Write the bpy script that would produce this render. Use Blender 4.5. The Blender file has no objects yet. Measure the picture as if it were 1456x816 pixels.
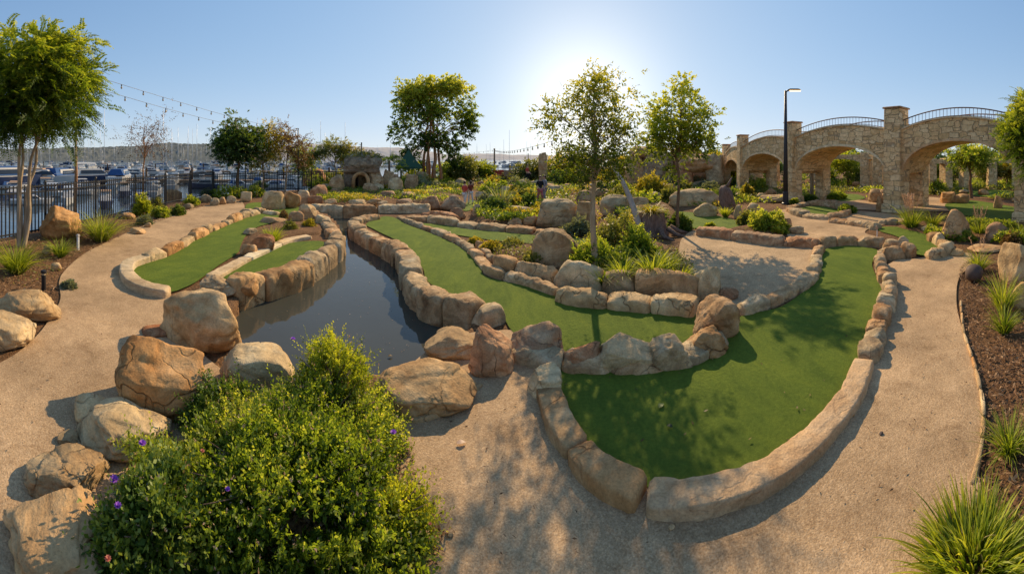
import bpy, bmesh, math, random
import numpy as np
from math import sin, cos, pi, radians
from mathutils import Vector, Matrix

# ------------------------------------------------------------------ basics
F, H, X0, Y0 = 520.0, 2.0, 728.0, 225.0     # pixels per radian, eye height, photo centre column, horizon row
scene = bpy.context.scene
col = scene.collection
rng = np.random.default_rng(7)
random.seed(7)

def DD(y, z=0.0): return (H - z) * F / (y - Y0)
def AZ(x): return (x - X0) / F
def W(x, D, z=0.0):
    a = AZ(x); return Vector((D * sin(a), D * cos(a), z))
def P(x, y, z=0.0): return W(x, DD(y, z), z)
def ZT(y, D): return H - (y - Y0) / F * D
def frame(x):
    a = AZ(x)
    return Vector((cos(a), -sin(a), 0)), Vector((sin(a), cos(a), 0))   # sideways, away

# ------------------------------------------------------------------ value noise (numpy)
def _hash(i, j, k, s):
    n = (i * 73856093) ^ (j * 19349663) ^ (k * 83492791) ^ (int(s) * 2654435761 & 0x7fffffff)
    n = (n ^ (n >> 13)) * 1274126177 & 0x7fffffff
    n = (n ^ (n >> 16)) & 0xffff
    return n / 32767.5 - 1.0
def vnoise(p, s=0):
    p = np.asarray(p, dtype=np.float64)
    i = np.floor(p).astype(np.int64); f = p - i; f = f * f * (3 - 2 * f)
    r = 0
    for a in (0, 1):
        wa = f[:, 0] if a else 1 - f[:, 0]
        for b in (0, 1):
            wb = f[:, 1] if b else 1 - f[:, 1]
            for c in (0, 1):
                wc = f[:, 2] if c else 1 - f[:, 2]
                r = r + wa * wb * wc * _hash(i[:, 0] + a, i[:, 1] + b, i[:, 2] + c, s)
    return r
def fbm(p, s=0, o=4, g=0.5):
    p = np.asarray(p, dtype=np.float64); r = 0; a = 1.0; t = 0
    for k in range(o):
        r = r + a * vnoise(p * 2.03 ** k + 17.3 * k, s + k); t += a; a *= g
    return r / t

# ------------------------------------------------------------------ objects, tags
def tag(o, label=None, cat=None, group=None, kind=None):
    if label: o['label'] = label
    if cat: o['category'] = cat
    if group: o['group'] = group
    if kind: o['kind'] = kind
    return o
def empty(name, loc, rz=0.0):
    o = bpy.data.objects.new(name, None); col.objects.link(o)
    o.location = loc; o.rotation_euler = (0, 0, rz); o.empty_display_size = 0.1
    return o
def mesh_obj(name, verts, faces, mat, parent=None, loc=(0, 0, 0), rz=0.0, smooth=True, tint=None, mats=None, midx=None):
    me = bpy.data.meshes.new(name)
    verts = np.asarray(verts, dtype=np.float32)
    if isinstance(faces, np.ndarray):
        nf, k = faces.shape
        me.vertices.add(len(verts)); me.vertices.foreach_set('co', verts.ravel())
        me.loops.add(nf * k); me.loops.foreach_set('vertex_index', faces.astype(np.int32).ravel())
        me.polygons.add(nf); me.polygons.foreach_set('loop_start', np.arange(0, nf * k, k, dtype=np.int32))
        me.update(calc_edges=True)
    else:
        me.from_pydata([tuple(map(float, v)) for v in verts], [], [tuple(int(i) for i in f) for f in faces]); me.update()
    if smooth: me.polygons.foreach_set('use_smooth', np.ones(len(me.polygons), dtype=bool))
    if tint is not None:
        at = me.attributes.new('tint', 'FLOAT', 'POINT'); at.data.foreach_set('value', np.asarray(tint, dtype=np.float32))
    for m in (mats or [mat]): me.materials.append(m)
    if midx is not None: me.polygons.foreach_set('material_index', np.asarray(midx, dtype=np.int32))
    o = bpy.data.objects.new(name, me); col.objects.link(o)
    o.location = loc; o.rotation_euler = (0, 0, rz)
    if parent is not None: o.parent = parent
    return o
def copy_tree(o, parent=None):
    c = o.copy(); col.objects.link(c); c.parent = parent
    for ch in list(o.children): copy_tree(ch, c)
    return c

class MB:
    def __init__(s): s.v = []; s.f = []
    def add(s, vs, fs):
        n = len(s.v); s.v += [tuple(v) for v in vs]; s.f += [tuple(i + n for i in f) for f in fs]; return s
    def box(s, c, size, rz=0.0, taper=1.0, bev=0.0):
        x, y, z = size[0] / 2, size[1] / 2, size[2] / 2
        vs = []
        R = Matrix.Rotation(rz, 3, 'Z')
        b = min(bev, x * .9, y * .9, z * .9)
        if b <= 0:
            for dz in (-1, 1):
                k = taper if dz > 0 else 1
                for dx, dy in ((-1, -1), (1, -1), (1, 1), (-1, 1)):
                    vs.append(Vector(c) + R @ Vector((dx * x * k, dy * y * k, dz * z)))
            return s.add(vs, [(3, 2, 1, 0), (4, 5, 6, 7), (0, 1, 5, 4), (1, 2, 6, 5), (2, 3, 7, 6), (3, 0, 4, 7)])
        rings = []
        for zz, ins in ((-z, b), (-z + b, 0), (z - b, 0), (z, b)):
            k = 1 + (taper - 1) * ((zz + z) / (2 * z))
            xx, yy = x * k - ins, y * k - ins
            cb = b * .6
            ring = [(-xx + cb, -yy), (xx - cb, -yy), (xx, -yy + cb), (xx, yy - cb), (xx - cb, yy), (-xx + cb, yy), (-xx, yy - cb), (-xx, -yy + cb)]
            rings.append([Vector(c) + R @ Vector((p[0], p[1], zz)) for p in ring])
        vs = [p for r in rings for p in r]
        fs = [tuple(range(7, -1, -1)), tuple(range(24, 32))]
        for k in range(3):
            for i in range(8):
                j = (i + 1) % 8
                fs.append((k * 8 + i, k * 8 + j, k * 8 + 8 + j, k * 8 + 8 + i))
        return s.add(vs, fs)
    def tube(s, pts, rad, n=8, cap=True):
        pts = [Vector(p) for p in pts]
        if not hasattr(rad, '__len__'): rad = [rad] * len(pts)
        vs, fs = [], []
        prev = None
        for i, p in enumerate(pts):
            t = (pts[min(i + 1, len(pts) - 1)] - pts[max(i - 1, 0)])
            if t.length < 1e-9: t = Vector((0, 0, 1))
            t.normalize()
            if prev is None:
                a = Vector((1, 0, 0)) if abs(t.x) < .9 else Vector((0, 1, 0))
                u = t.cross(a).normalized()
            else:
                u = (prev - t * prev.dot(t))
                u = u.normalized() if u.length > 1e-6 else t.orthogonal().normalized()
            prev = u; w = t.cross(u)
            for k in range(n):
                q = 2 * pi * k / n
                vs.append(p + (u * cos(q) + w * sin(q)) * rad[i])
        for i in range(len(pts) - 1):
            for k in range(n):
                l = (k + 1) % n
                fs.append((i * n + k, i * n + l, i * n + n + l, i * n + n + k))
        if cap:
            fs.append(tuple(range(n - 1, -1, -1))); fs.append(tuple(range((len(pts) - 1) * n, len(pts) * n)))
        return s.add(vs, fs)
    def lathe(s, prof, c=(0, 0, 0), n=16):
        c = Vector(c); vs = []; fs = []
        for r, z in prof:
            for k in range(n):
                vs.append(c + Vector((r * cos(2 * pi * k / n), r * sin(2 * pi * k / n), z)))
        for i in range(len(prof) - 1):
            for k in range(n):
                l = (k + 1) % n
                fs.append((i * n + k, i * n + l, i * n + n + l, i * n + n + k))
        fs.append(tuple(range(n - 1, -1, -1))); fs.append(tuple(range((len(prof) - 1) * n, len(prof) * n)))
        return s.add(vs, fs)
    def build(s, name, mat, parent=None, loc=(0, 0, 0), rz=0.0, smooth=False):
        return mesh_obj(name, s.v, s.f, mat, parent, loc, rz, smooth)

# ------------------------------------------------------------------ materials
class NT:
    def __init__(s, name):
        s.m = bpy.data.materials.new(name); s.m.use_nodes = True; s.t = s.m.node_tree
        s.t.nodes.clear(); s.out = s.t.nodes.new('ShaderNodeOutputMaterial')
    def n(s, typ, ins=None, **kw):
        d = s.t.nodes.new('ShaderNode' + typ)
        for k, v in kw.items(): setattr(d, k, v)
        for k, v in (ins or {}).items():
            if isinstance(v, bpy.types.NodeSocket): s.t.links.new(v, d.inputs[k])
            else: d.inputs[k].default_value = v
        return d
    def ramp(s, fac, stops):
        r = s.t.nodes.new('ShaderNodeValToRGB'); s.t.links.new(fac, r.inputs[0])
        e = r.color_ramp.elements
        while len(e) < len(stops): e.new(.5)
        for i, (p, c) in enumerate(stops):
            e[i].position = p; e[i].color = (*c, 1) if len(c) == 3 else c
        return r.outputs[0]
    def mix(s, fac, a, b, mode='MIX'):
        d = s.t.nodes.new('ShaderNodeMix'); d.data_type = 'RGBA'; d.blend_type = mode
        for v, sock in ((fac, d.inputs[0]), (a, d.inputs[6]), (b, d.inputs[7])):
            if isinstance(v, bpy.types.NodeSocket): s.t.links.new(v, sock)
            elif not hasattr(v, '__len__'): sock.default_value = v
            else: sock.default_value = (*v, 1)
        return d.outputs[2]
    def math(s, op, a, b=0.0, clamp=False):
        d = s.t.nodes.new('ShaderNodeMath'); d.operation = op; d.use_clamp = clamp
        for v, k in ((a, 0), (b, 1)):
            if isinstance(v, bpy.types.NodeSocket): s.t.links.new(v, d.inputs[k])
            else: d.inputs[k].default_value = v
        return d.outputs[0]
    def noise(s, vec, scale, detail=6, rough=.55, dist=0.0):
        return s.n('TexNoise', {'Vector': vec, 'Scale': scale, 'Detail': detail, 'Roughness': rough, 'Distortion': dist}).outputs[0]
    def bump(s, h, dist, strength=1.0, nrm=None):
        d = s.n('Bump', {'Height': h, 'Distance': dist, 'Strength': strength})
        if nrm is not None: s.t.links.new(nrm, d.inputs['Normal'])
        return d.outputs[0]
    def bsdf(s, color, rough=.8, nrm=None, spec=.3, metal=0.0, **kw):
        d = s.n('BsdfPrincipled')
        for k, v in (('Base Color', color), ('Roughness', rough), ('Specular IOR Level', spec), ('Metallic', metal)):
            if isinstance(v, bpy.types.NodeSocket): s.t.links.new(v, d.inputs[k])
            elif k == 'Base Color': d.inputs[k].default_value = (*v, 1)
            else: d.inputs[k].default_value = v
        if nrm is not None: s.t.links.new(nrm, d.inputs['Normal'])
        for k, v in kw.items(): d.inputs[k].default_value = v
        return d.outputs[0]
    def fin(s, sh):
        s.t.links.new(sh, s.out.inputs[0]); return s.m

def obj_vec(g):
    tc = g.n('TexCoord').outputs['Object']; r = g.n('ObjectInfo').outputs['Random']
    off = g.math('MULTIPLY', r, 83.0)
    return g.n('VectorMath', {0: tc, 1: off}, operation='ADD').outputs[0], r

def rock_mat(name, dark, mid, light, stain, fine=1.0, crack=1.0):
    g = NT(name); v, r = obj_vec(g)
    warp = g.n('TexNoise', {'Vector': v, 'Scale': 2.0, 'Detail': 3.0}).outputs['Color']
    vw = g.n('VectorMath', {0: v, 1: warp}, operation='ADD').outputs[0]
    n1 = g.noise(v, 2.6 * fine, 10, .62, .4)
    c = g.ramp(n1, [(.3, dark), (.5, mid), (.68, light)])
    n2 = g.noise(vw, 1.3 * fine, 5, .6)
    c = g.mix(g.ramp(n2, [(.5, (0, 0, 0)), (.68, (.75, .75, .75))]), c, stain)
    # strata-like bands
    st = g.n('VectorMath', {0: vw, 1: (1.0, 1.0, 5.0)}, operation='MULTIPLY').outputs[0]
    n3 = g.noise(st, 1.6 * fine, 6, .6)
    c = g.mix(.55, c, g.ramp(n3, [(.35, (.55, .5, .46)), (.5, (1, 1, 1)), (.65, (1.25, 1.2, 1.12))]), 'MULTIPLY')
    sp = g.noise(v, 60, 4, .7)
    c = g.mix(.6, c, g.ramp(sp, [(.3, (.6, .58, .56)), (.5, (1, 1, 1)), (.7, (1.3, 1.3, 1.3))]), 'MULTIPLY')
    # cracks
    ck = g.n('TexVoronoi', {'Vector': vw, 'Scale': 1.7 * fine, 'Randomness': 1.0}, feature='DISTANCE_TO_EDGE').outputs['Distance']
    ckf = g.ramp(ck, [(0, (0, 0, 0)), (.02, (1, 1, 1))])
    gate = g.ramp(g.noise(v, 1.1 * fine, 2), [(.42, (1, 1, 1)), (.58, (0, 0, 0))])
    ckg = g.mix(gate, (1, 1, 1), ckf)
    c = g.mix(.55 * crack, c, g.mix(ckg, (.22, .17, .13), (1, 1, 1)), 'MULTIPLY')
    hsv = g.n('HueSaturation', {'Hue': g.math('ADD', g.math('MULTIPLY', r, .024), .488), 'Saturation': g.math('ADD', g.math('MULTIPLY', r, -.25), 1.08),
                                'Value': g.math('ADD', g.math('MULTIPLY', g.math('FRACT', g.math('MULTIPLY', r, 7.31)), .34), .84), 'Color': c}).outputs[0]
    b = g.bump(ckg, .02, .8 * crack)
    b = g.bump(n1, .06, .7, b)
    b = g.bump(g.noise(v, 14 * fine, 8, .7), .018, .9, b)
    b = g.bump(sp, .004, .8, b)
    return g.fin(g.bsdf(hsv, .88, b, .2))

M = {}
M['sandstone'] = rock_mat('sandstone', (0.291, 0.159, 0.058), (0.514, 0.314, 0.129), (0.679, 0.464, 0.226), (0.436, 0.223, 0.074))
M['pale_rock'] = rock_mat('pale_rock', (0.300, 0.176, 0.071), (0.513, 0.331, 0.150), (0.655, 0.462, 0.237), (0.425, 0.223, 0.079))
M['red_rock'] = rock_mat('red_rock', (0.242, 0.114, 0.048), (0.436, 0.241, 0.113), (0.621, 0.414, 0.222), (0.359, 0.155, 0.062), 1.3)
M['grey_rock'] = rock_mat('grey_rock', (0.262, 0.152, 0.065), (0.474, 0.299, 0.134), (0.625, 0.423, 0.213), (0.404, 0.205, 0.076), 1.2)
M['kerb'] = rock_mat('kerb', (0.466, 0.319, 0.160), (0.640, 0.460, 0.250), (0.737, 0.555, 0.328), (0.543, 0.355, 0.172), .9, .3)
M['wall_stone'] = rock_mat('wall_stone', (0.272, 0.159, 0.070), (0.485, 0.314, 0.148), (0.660, 0.464, 0.254), (0.407, 0.214, 0.086), 1.6, 1.0)

M['dark_rock'] = rock_mat('dark_rock', (.12, .085, .05), (.25, .18, .11), (.38, .29, .19), (.22, .14, .07), 1.2)
def ground_mat(name, dark, mid, light, scale, bumpd, cell=True, big=.25, rough=.95):
    g = NT(name); v = g.n('TexCoord').outputs['Object']
    n1 = g.noise(v, scale, 5, .7)
    c = g.ramp(n1, [(.28, dark), (.5, mid), (.72, light)])
    n2 = g.noise(v, .8, 5, .6)
    c = g.mix(1.0, c, g.ramp(n2, [(.3, (1 - big,) * 3), (.7, (1 + big * .6,) * 3)]), 'MULTIPLY')
    n6 = g.noise(v, 2.2, 7, .68, 1.0)
    c = g.mix(1.0, c, g.ramp(n6, [(.30, (.74, .71, .68)), (.44, (1, 1, 1)), (.62, (1, 1, 1)), (.74, (1.14, 1.12, 1.08))]), 'MULTIPLY')
    n4 = g.noise(v, 5.5, 6, .65, .6)
    c = g.mix(1.0, c, g.ramp(n4, [(.3, (.84, .82, .80)), (.55, (1, 1, 1)), (.75, (1.1, 1.1, 1.1))]), 'MULTIPLY')
    if cell:
        vo = g.n('TexVoronoi', {'Vector': v, 'Scale': scale * .9}, feature='F1')
        c = g.mix(.35, c, g.ramp(g.n('SeparateColor', {0: vo.outputs['Color']}).outputs[0], [(0, (.5, .47, .44)), (.6, (1, 1, 1)), (1, (1.5, 1.45, 1.35))]), 'MULTIPLY')
        b = g.bump(g.math('MULTIPLY', vo.outputs['Distance'], -1.0), bumpd, .3)
    else: b = None
    b = g.bump(n1, bumpd, .9, b)
    b = g.bump(n2, .05, .3, b)
    return g.fin(g.bsdf(c, rough, b, .15))
M['path'] = ground_mat('path', (.32, .20, .10), (.50, .33, .18), (.66, .475, .285), 105, .005, True, .34)
M['terrace'] = ground_mat('terrace', (.34, .215, .11), (.50, .345, .195), (.62, .46, .285), 70, .004)
M['soil'] = ground_mat('soil', (.075, .036, .017), (.20, .105, .048), (.36, .205, .10), 38, .03, True, .35)
M['sea_bed'] = M['soil']

def turf_mat():
    g = NT('turf'); v = g.n('TexCoord').outputs['Object']
    f = g.noise(v, 260, 3, .8)
    c = g.ramp(f, [(.25, (.035, .080, .010)), (.5, (.115, .175, .022)), (.75, (.27, .30, .045))])
    n = g.noise(v, 1.6, 6, .62, .5)
    c = g.mix(1.0, c, g.ramp(n, [(.3, (.78, .82, .8)), (.7, (1.2, 1.12, 1.1))]), 'MULTIPLY')
    n2 = g.noise(v, 30, 5, .7)
    c = g.mix(1.0, c, g.ramp(n2, [(.3, (.78, .8, .8)), (.7, (1.18, 1.15, 1.1))]), 'MULTIPLY')
    # pile direction and worn streaks
    pv = g.n('VectorMath', {0: v, 1: (3.0, .7, 1.0)}, operation='MULTIPLY').outputs[0]
    n5 = g.noise(pv, 2.2, 7, .7, .8)
    c = g.mix(1.0, c, g.ramp(n5, [(.32, (.80, .84, .86)), (.5, (1, 1, 1)), (.7, (1.2, 1.13, 1.0))]), 'MULTIPLY')
    b = g.bump(f, .01, 1.0); b = g.bump(n2, .012, .6, b)
    return g.fin(g.bsdf(c, .9, b, .12))
M['turf'] = turf_mat()

def water_mat(name, base, bscale, bd, rough=.02):
    g = NT(name); v = g.n('TexCoord').outputs['Object']
    n = g.noise(v, bscale, 4, .5)
    n2 = g.noise(v, .6, 3, .5)
    c = g.mix(n2, base, tuple(x * 1.7 for x in base))
    return g.fin(g.bsdf(c, rough, g.bump(n, bd, 1.0), .5, IOR=1.33))
M['pond'] = water_mat('pond', (.042, .042, .033), 4.0, .0016, .015)
M['harbour'] = water_mat('harbour', (.03, .05, .07), 1.2, .03, .08)

def leaf_mat(name, dark, mid, light, trans=.58, warm=(2.0, 1.75, .65), rough=.5, spec=.35):
    g = NT(name)
    t = g.n('Attribute', attribute_name='tint').outputs['Fac']
    r = g.n('ObjectInfo').outputs['Random']
    f = g.math('ADD', t, g.math('MULTIPLY', g.math('SUBTRACT', r, .5), .2))
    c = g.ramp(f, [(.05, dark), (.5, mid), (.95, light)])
    p = g.bsdf(c, rough, None, spec)
    tr = g.n('BsdfTranslucent', {'Color': g.mix(1.0, c, warm, 'MULTIPLY')}).outputs[0]
    mx = g.n('MixShader', {0: trans, 1: p, 2: tr}).outputs[0]
    return g.fin(mx)
M['bush'] = leaf_mat('bush', (0.03, 0.065, 0.01), (0.16, 0.235, 0.026), (0.42, 0.44, 0.085))
M['dark_leaf'] = leaf_mat('dark_leaf', (0.018, 0.04, 0.008), (0.08, 0.14, 0.02), (0.24, 0.30, 0.05), .35)
M['lime_leaf'] = leaf_mat('lime_leaf', (0.07, 0.105, 0.01), (0.22, 0.28, 0.022), (0.44, 0.46, 0.05), .5)
M['gold_leaf'] = leaf_mat('gold_leaf', (0.08, 0.09, 0.012), (0.26, 0.24, 0.025), (0.48, 0.38, 0.055), .5)
M['brown_leaf'] = leaf_mat('brown_leaf', (.09, .055, .02), (.21, .13, .045), (.34, .23, .09), .45, (1.2, 1.0, .6))
M['olive_leaf'] = leaf_mat('olive_leaf', (0.05, 0.068, 0.018), (0.16, 0.18, 0.04), (0.31, 0.31, 0.09), .4)
M['feather_leaf'] = leaf_mat('feather_leaf', (.03, .065, .01), (.12, .185, .02), (.31, .35, .045), .55)
M['young_leaf'] = leaf_mat('young_leaf', (.055, .085, .012), (.20, .225, .025), (.42, .39, .05))
M['grass'] = leaf_mat('grass', (0.06, 0.1, 0.01), (0.21, 0.28, 0.025), (0.44, 0.47, 0.07), .45)
M['bright_grass'] = leaf_mat('bright_grass', (.08, .13, .01), (.30, .36, .028), (.58, .57, .09), .5)
M['dry_grass'] = leaf_mat('dry_grass', (.12, .09, .035), (.28, .21, .08), (.46, .36, .17), .4, (1.2, 1.05, .7))
M['plume'] = leaf_mat('plume', (.30, .19, .12), (.48, .32, .21), (.62, .46, .32), .4, (1.2, 1.0, .8))
M['petal'] = leaf_mat('petal', (.25, .06, .42), (.36, .10, .60), (.50, .20, .75), .4, (1, 1, 1))
M['pink_petal'] = leaf_mat('pink_petal', (.5, .10, .10), (.62, .18, .12), (.7, .32, .2), .4, (1, 1, 1))
M['silver_leaf'] = leaf_mat('silver_leaf', (.07, .09, .06), (.16, .19, .12), (.30, .33, .22), .35)

def bark_mat(name, a, b_, sc=6.0):
    g = NT(name); v, r = obj_vec(g)
    st = g.n('VectorMath', {0: v, 1: (sc, sc, sc * .22)}, operation='MULTIPLY').outputs[0]
    n = g.noise(st, 2.0, 8, .65, .5)
    c = g.ramp(n, [(.3, a), (.7, b_)])
    return g.fin(g.bsdf(c, .9, g.bump(n, .02, .9), .15))
M['bark'] = bark_mat('bark', (.10, .06, .035), (.26, .17, .10))
M['pale_bark'] = bark_mat('pale_bark', (.26, .18, .105), (.50, .39, .26))
M['orange_bark'] = bark_mat('orange_bark', (.26, .12, .05), (.46, .25, .12))
M['white_bark'] = bark_mat('white_bark', (.30, .27, .24), (.56, .51, .45))
M['stump_bark'] = bark_mat('stump_bark', (.10, .06, .045), (.30, .20, .15), 14)

def plain(name, c, rough=.5, spec=.4, metal=0.0, var=.12, scale=9.0):
    g = NT(name); v, r = obj_vec(g)
    n = g.noise(v, scale, 6, .6)
    k = g.ramp(n, [(.3, (1 - var,) * 3), (.7, (1 + var,) * 3)])
    cc = g.mix(1.0, c, k, 'MULTIPLY')
    return g.fin(g.bsdf(cc, g.math('ADD', g.math('MULTIPLY', n, .2), rough - .1), g.bump(n, .002, .4), spec, metal))
M['black_metal'] = plain('black_metal', (.022, .021, .021), .5, .4, .3)
M['dark_pole'] = plain('dark_pole', (.035, .033, .035), .5, .4, .3)
M['rust_metal'] = plain('rust_metal', (.13, .065, .04), .6)
M['gelcoat'] = plain('gelcoat', (.50, .49, .47), .3, .5, 0, .06)
M['cabin'] = plain('cabin', (.44, .42, .39), .35, .5, 0, .08)
M['navy_hull'] = plain('navy_hull', (.03, .045, .10), .3, .5)
M['blue_canvas'] = plain('blue_canvas', (.035, .09, .22), .8, .2)
M['tan_canvas'] = plain('tan_canvas', (.38, .24, .15), .8, .2)
M['tinted_glass'] = plain('tinted_glass', (.015, .02, .028), .1, .6, 0, .05)
M['aluminium'] = plain('aluminium', (.62, .62, .62), .4, .5, .2)
M['timber'] = plain('timber', (.24, .16, .10), .8, .2, 0, .3)
M['dark_wood'] = plain('dark_wood', (.05, .028, .018), .8, .2, 0, .3)
M['green_canvas'] = plain('green_canvas', (.035, .085, .05), .8, .2)
M['bulb'] = plain('bulb', (.55, .42, .25), .2, .5)
M['dark_ball'] = plain('dark_ball', (.10, .065, .048), .65, .3, 0, .25)
M['skin'] = plain('skin', (.48, .29, .20), .6, .3)
M['red_shirt'] = plain('red_shirt', (.42, .08, .06), .9, .1)
M['white_cloth'] = plain('white_cloth', (.62, .58, .54), .9, .1)
M['maroon_cloth'] = plain('maroon_cloth', (.16, .045, .03), .9, .1)
M['black_cloth'] = plain('black_cloth', (.02, .02, .022), .9, .1)
M['pink_cloth'] = plain('pink_cloth', (.46, .14, .14), .9, .1)
M['grey_cloth'] = plain('grey_cloth', (.25, .25, .27), .9, .1)
M['yellow_cloth'] = plain('yellow_cloth', (.55, .40, .06), .9, .1)
M['hair'] = plain('hair', (.03, .018, .012), .6, .3)
M['white_flag'] = plain('white_flag', (.7, .68, .62), .7, .2)

def masonry_mat():
    g = NT('masonry'); v = g.n('TexCoord').outputs['Object']
    warp = g.n('TexNoise', {'Vector': v, 'Scale': 1.5, 'Detail': 2.0}).outputs['Color']
    vw = g.n('VectorMath', {0: v, 1: g.n('VectorMath', {0: warp, 1: (.16, .16, .16)}, operation='MULTIPLY').outputs[0]}, operation='ADD').outputs[0]
    st = g.n('VectorMath', {0: vw, 1: (1.0, 1.0, 2.1)}, operation='MULTIPLY').outputs[0]
    a = g.n('TexVoronoi', {'Vector': st, 'Scale': 2.7, 'Randomness': .85}, feature='F1', distance='CHEBYCHEV')
    b2 = g.n('TexVoronoi', {'Vector': st, 'Scale': 2.7, 'Randomness': .85}, feature='F2', distance='CHEBYCHEV')
    edge = g.math('SUBTRACT', b2.outputs['Distance'], a.outputs['Distance'])
    m = g.ramp(edge, [(.012, (0, 0, 0)), (.05, (1, 1, 1))])
    rnd = g.n('SeparateColor', {0: a.outputs['Color']}).outputs[0]
    stone = g.ramp(rnd, [(0, (.62, .41, .19)), (.3, (.78, .56, .29)), (.6, (.86, .65, .37)), (.85, (.74, .49, .24)), (1, (.84, .61, .33))])
    n = g.noise(v, 9, 9, .65)
    stone = g.mix(.8, stone, g.ramp(n, [(.3, (.66, .62, .58)), (.7, (1.2, 1.2, 1.2))]), 'MULTIPLY')
    big = g.noise(v, .9, 6, .65)
    stone = g.mix(1.0, stone, g.ramp(big, [(.3, (.84, .82, .79)), (.7, (1.12, 1.1, 1.08))]), 'MULTIPLY')
    c = g.mix(m, (.42, .30, .17), stone)
    b = g.bump(m, .035, .9); b = g.bump(n, .03, .8, b); b = g.bump(rnd, .03, .5, b)
    return g.fin(g.bsdf(c, .9, b, .15))
M['masonry'] = masonry_mat()

def hill_mat(name, a, b, c, spk):  # plain diffuse; aerial haze is put into the ramp colours
    g = NT(name); v = g.n('TexCoord').outputs['Object']
    n = g.noise(v, .05, 8, .7)
    cc = g.ramp(n, [(.3, a), (.55, b), (.75, c)])
    vo = g.n('TexVoronoi', {'Vector': v, 'Scale': .14}, feature='F1')
    s = g.math('LESS_THAN', vo.outputs['Distance'], .16)
    s2 = g.math('GREATER_THAN', g.n('SeparateColor', {0: vo.outputs['Color']}).outputs[0], .6)
    cc = g.mix(g.math('MULTIPLY', g.math('MULTIPLY', s, s2), spk), cc, (.6, .56, .52))
    return g.fin(g.bsdf(cc, 1.0, None, 0.0))
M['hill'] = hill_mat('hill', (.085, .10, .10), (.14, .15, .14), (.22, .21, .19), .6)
M['far_hill'] = hill_mat('far_hill', (.46, .43, .40), (.52, .48, .44), (.56, .52, .48), .2)  # pale because distance haze is painted into the albedo

g = NT('lamp_lens'); M['lamp_lens'] = g.fin(g.bsdf((.9, .6, .35), .4, None, .3, **{'Emission Color': (1, .62, .30, 1), 'Emission Strength': 3.0}))

# ------------------------------------------------------------------ curves and sheets
def catmull(pts, closed=False, k=6):
    pts = [Vector(p) for p in pts]; n = len(pts); out = []
    for i in range(n if closed else n - 1):
        if closed: a, b, c, d = pts[i - 1], pts[i], pts[(i + 1) % n], pts[(i + 2) % n]
        else: a, b, c, d = pts[max(i - 1, 0)], pts[i], pts[i + 1], pts[min(i + 2, n - 1)]
        for j in range(k):
            t = j / k
            out.append(.5 * ((2 * b) + (c - a) * t + (2 * a - 5 * b + 4 * c - d) * t * t + (3 * b - a - 3 * c + d) * t ** 3))
    if not closed: out.append(pts[-1])
    return out
def px_poly(pp, z=0.0, k=6, smooth=True, closed=True):
    w = [P(x, y, z) for x, y in pp]
    return catmull(w, closed, k) if smooth else w
def sheet(name, poly, z, mat, kind='structure'):
    bm = bmesh.new()
    vs = [bm.verts.new((p.x, p.y, z)) for p in poly]
    es = [bm.edges.new((vs[i], vs[(i + 1) % len(vs)])) for i in range(len(vs))]
    r = bmesh.ops.triangle_fill(bm, use_beauty=True, edges=es, normal=(0, 0, 1))
    bm.normal_update()
    for f in bm.faces:
        if f.normal.z < 0: f.normal_flip()
    me = bpy.data.meshes.new(name); bm.to_mesh(me); bm.free(); me.materials.append(mat)
    o = bpy.data.objects.new(name, me); col.objects.link(o)
    tag(o, kind=kind)
    return o
def inside(px, py, poly):
    r = np.zeros(px.shape, dtype=bool); n = len(poly)
    for i in range(n):
        x1, y1 = poly[i][0], poly[i][1]; x2, y2 = poly[i - 1][0], poly[i - 1][1]
        c = ((y1 > py) != (y2 > py)) & (px < (x2 - x1) * (py - y1) / ((y2 - y1) + 1e-12) + x1)
        r ^= c
    return r

# ------------------------------------------------------------------ rocks
ICO = {}
def ico(sub):
    if sub not in ICO:
        bm = bmesh.new(); bmesh.ops.create_icosphere(bm, subdivisions=sub, radius=1.0)
        bm.verts.ensure_lookup_table()
        v = np.array([tuple(q.co) for q in bm.verts]); v /= np.linalg.norm(v, axis=1)[:, None]
        f = np.array([[w.index for w in q.verts] for q in bm.faces]); bm.free()
        ICO[sub] = (v, f)
    return ICO[sub]
def rock_verts(seed, size, sub=4, n=2.6, lump=.22, facets=7, rough=.02, crack=.0, flo=.55, fhi=.88):
    r = np.random.default_rng(seed)
    d, f = ico(sub)
    rad = (np.abs(d) ** n).sum(1) ** (-1 / n)
    p = d * rad[:, None]
    off = r.uniform(-50, 50, 3)
    p = p * (1 + lump * fbm(d * 1.15 + off, seed, 3))[:, None]
    for k in range(facets):
        q = r.normal(size=3); q[2] = abs(q[2]) * .7; q /= np.linalg.norm(q)
        s = p @ q - r.uniform(flo, fhi)
        p = p - q[None] * (np.maximum(s, 0) * r.uniform(.75, .95))[:, None]
    lo, hi = p.min(0), p.max(0)
    p = (p - (lo + hi) / 2) / ((hi - lo) / 2)
    sz = np.asarray(size) / 2
    p = p * sz
    m = min(size)
    a = rough * m * 2
    nn = p / (np.linalg.norm(p, axis=1)[:, None] + 1e-9)
    disp = a * fbm(p * (3.2 / m) + off, seed + 5, 6, .62)
    disp = disp - a * .55 * np.maximum(0, 1 - np.abs(fbm(p * (2.1 / m) + off * .7, seed + 21, 4)) * 4)
    zz = p[:, 2] * (9.0 / m) + 1.6 * fbm(p * (1.2 / m) + off, seed + 31, 3)
    disp = disp + a * .16 * np.sin(zz * 3.0) * (.4 + fbm(p * (1.6 / m) + off, seed + 41, 2))
    if crack > 0:
        w = fbm(p * (1.1 / m) + off * 1.7, seed + 11, 3)
        disp = disp - crack * m * np.exp(-(w / .035) ** 2)
    return p + nn * disp[:, None], f
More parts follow.
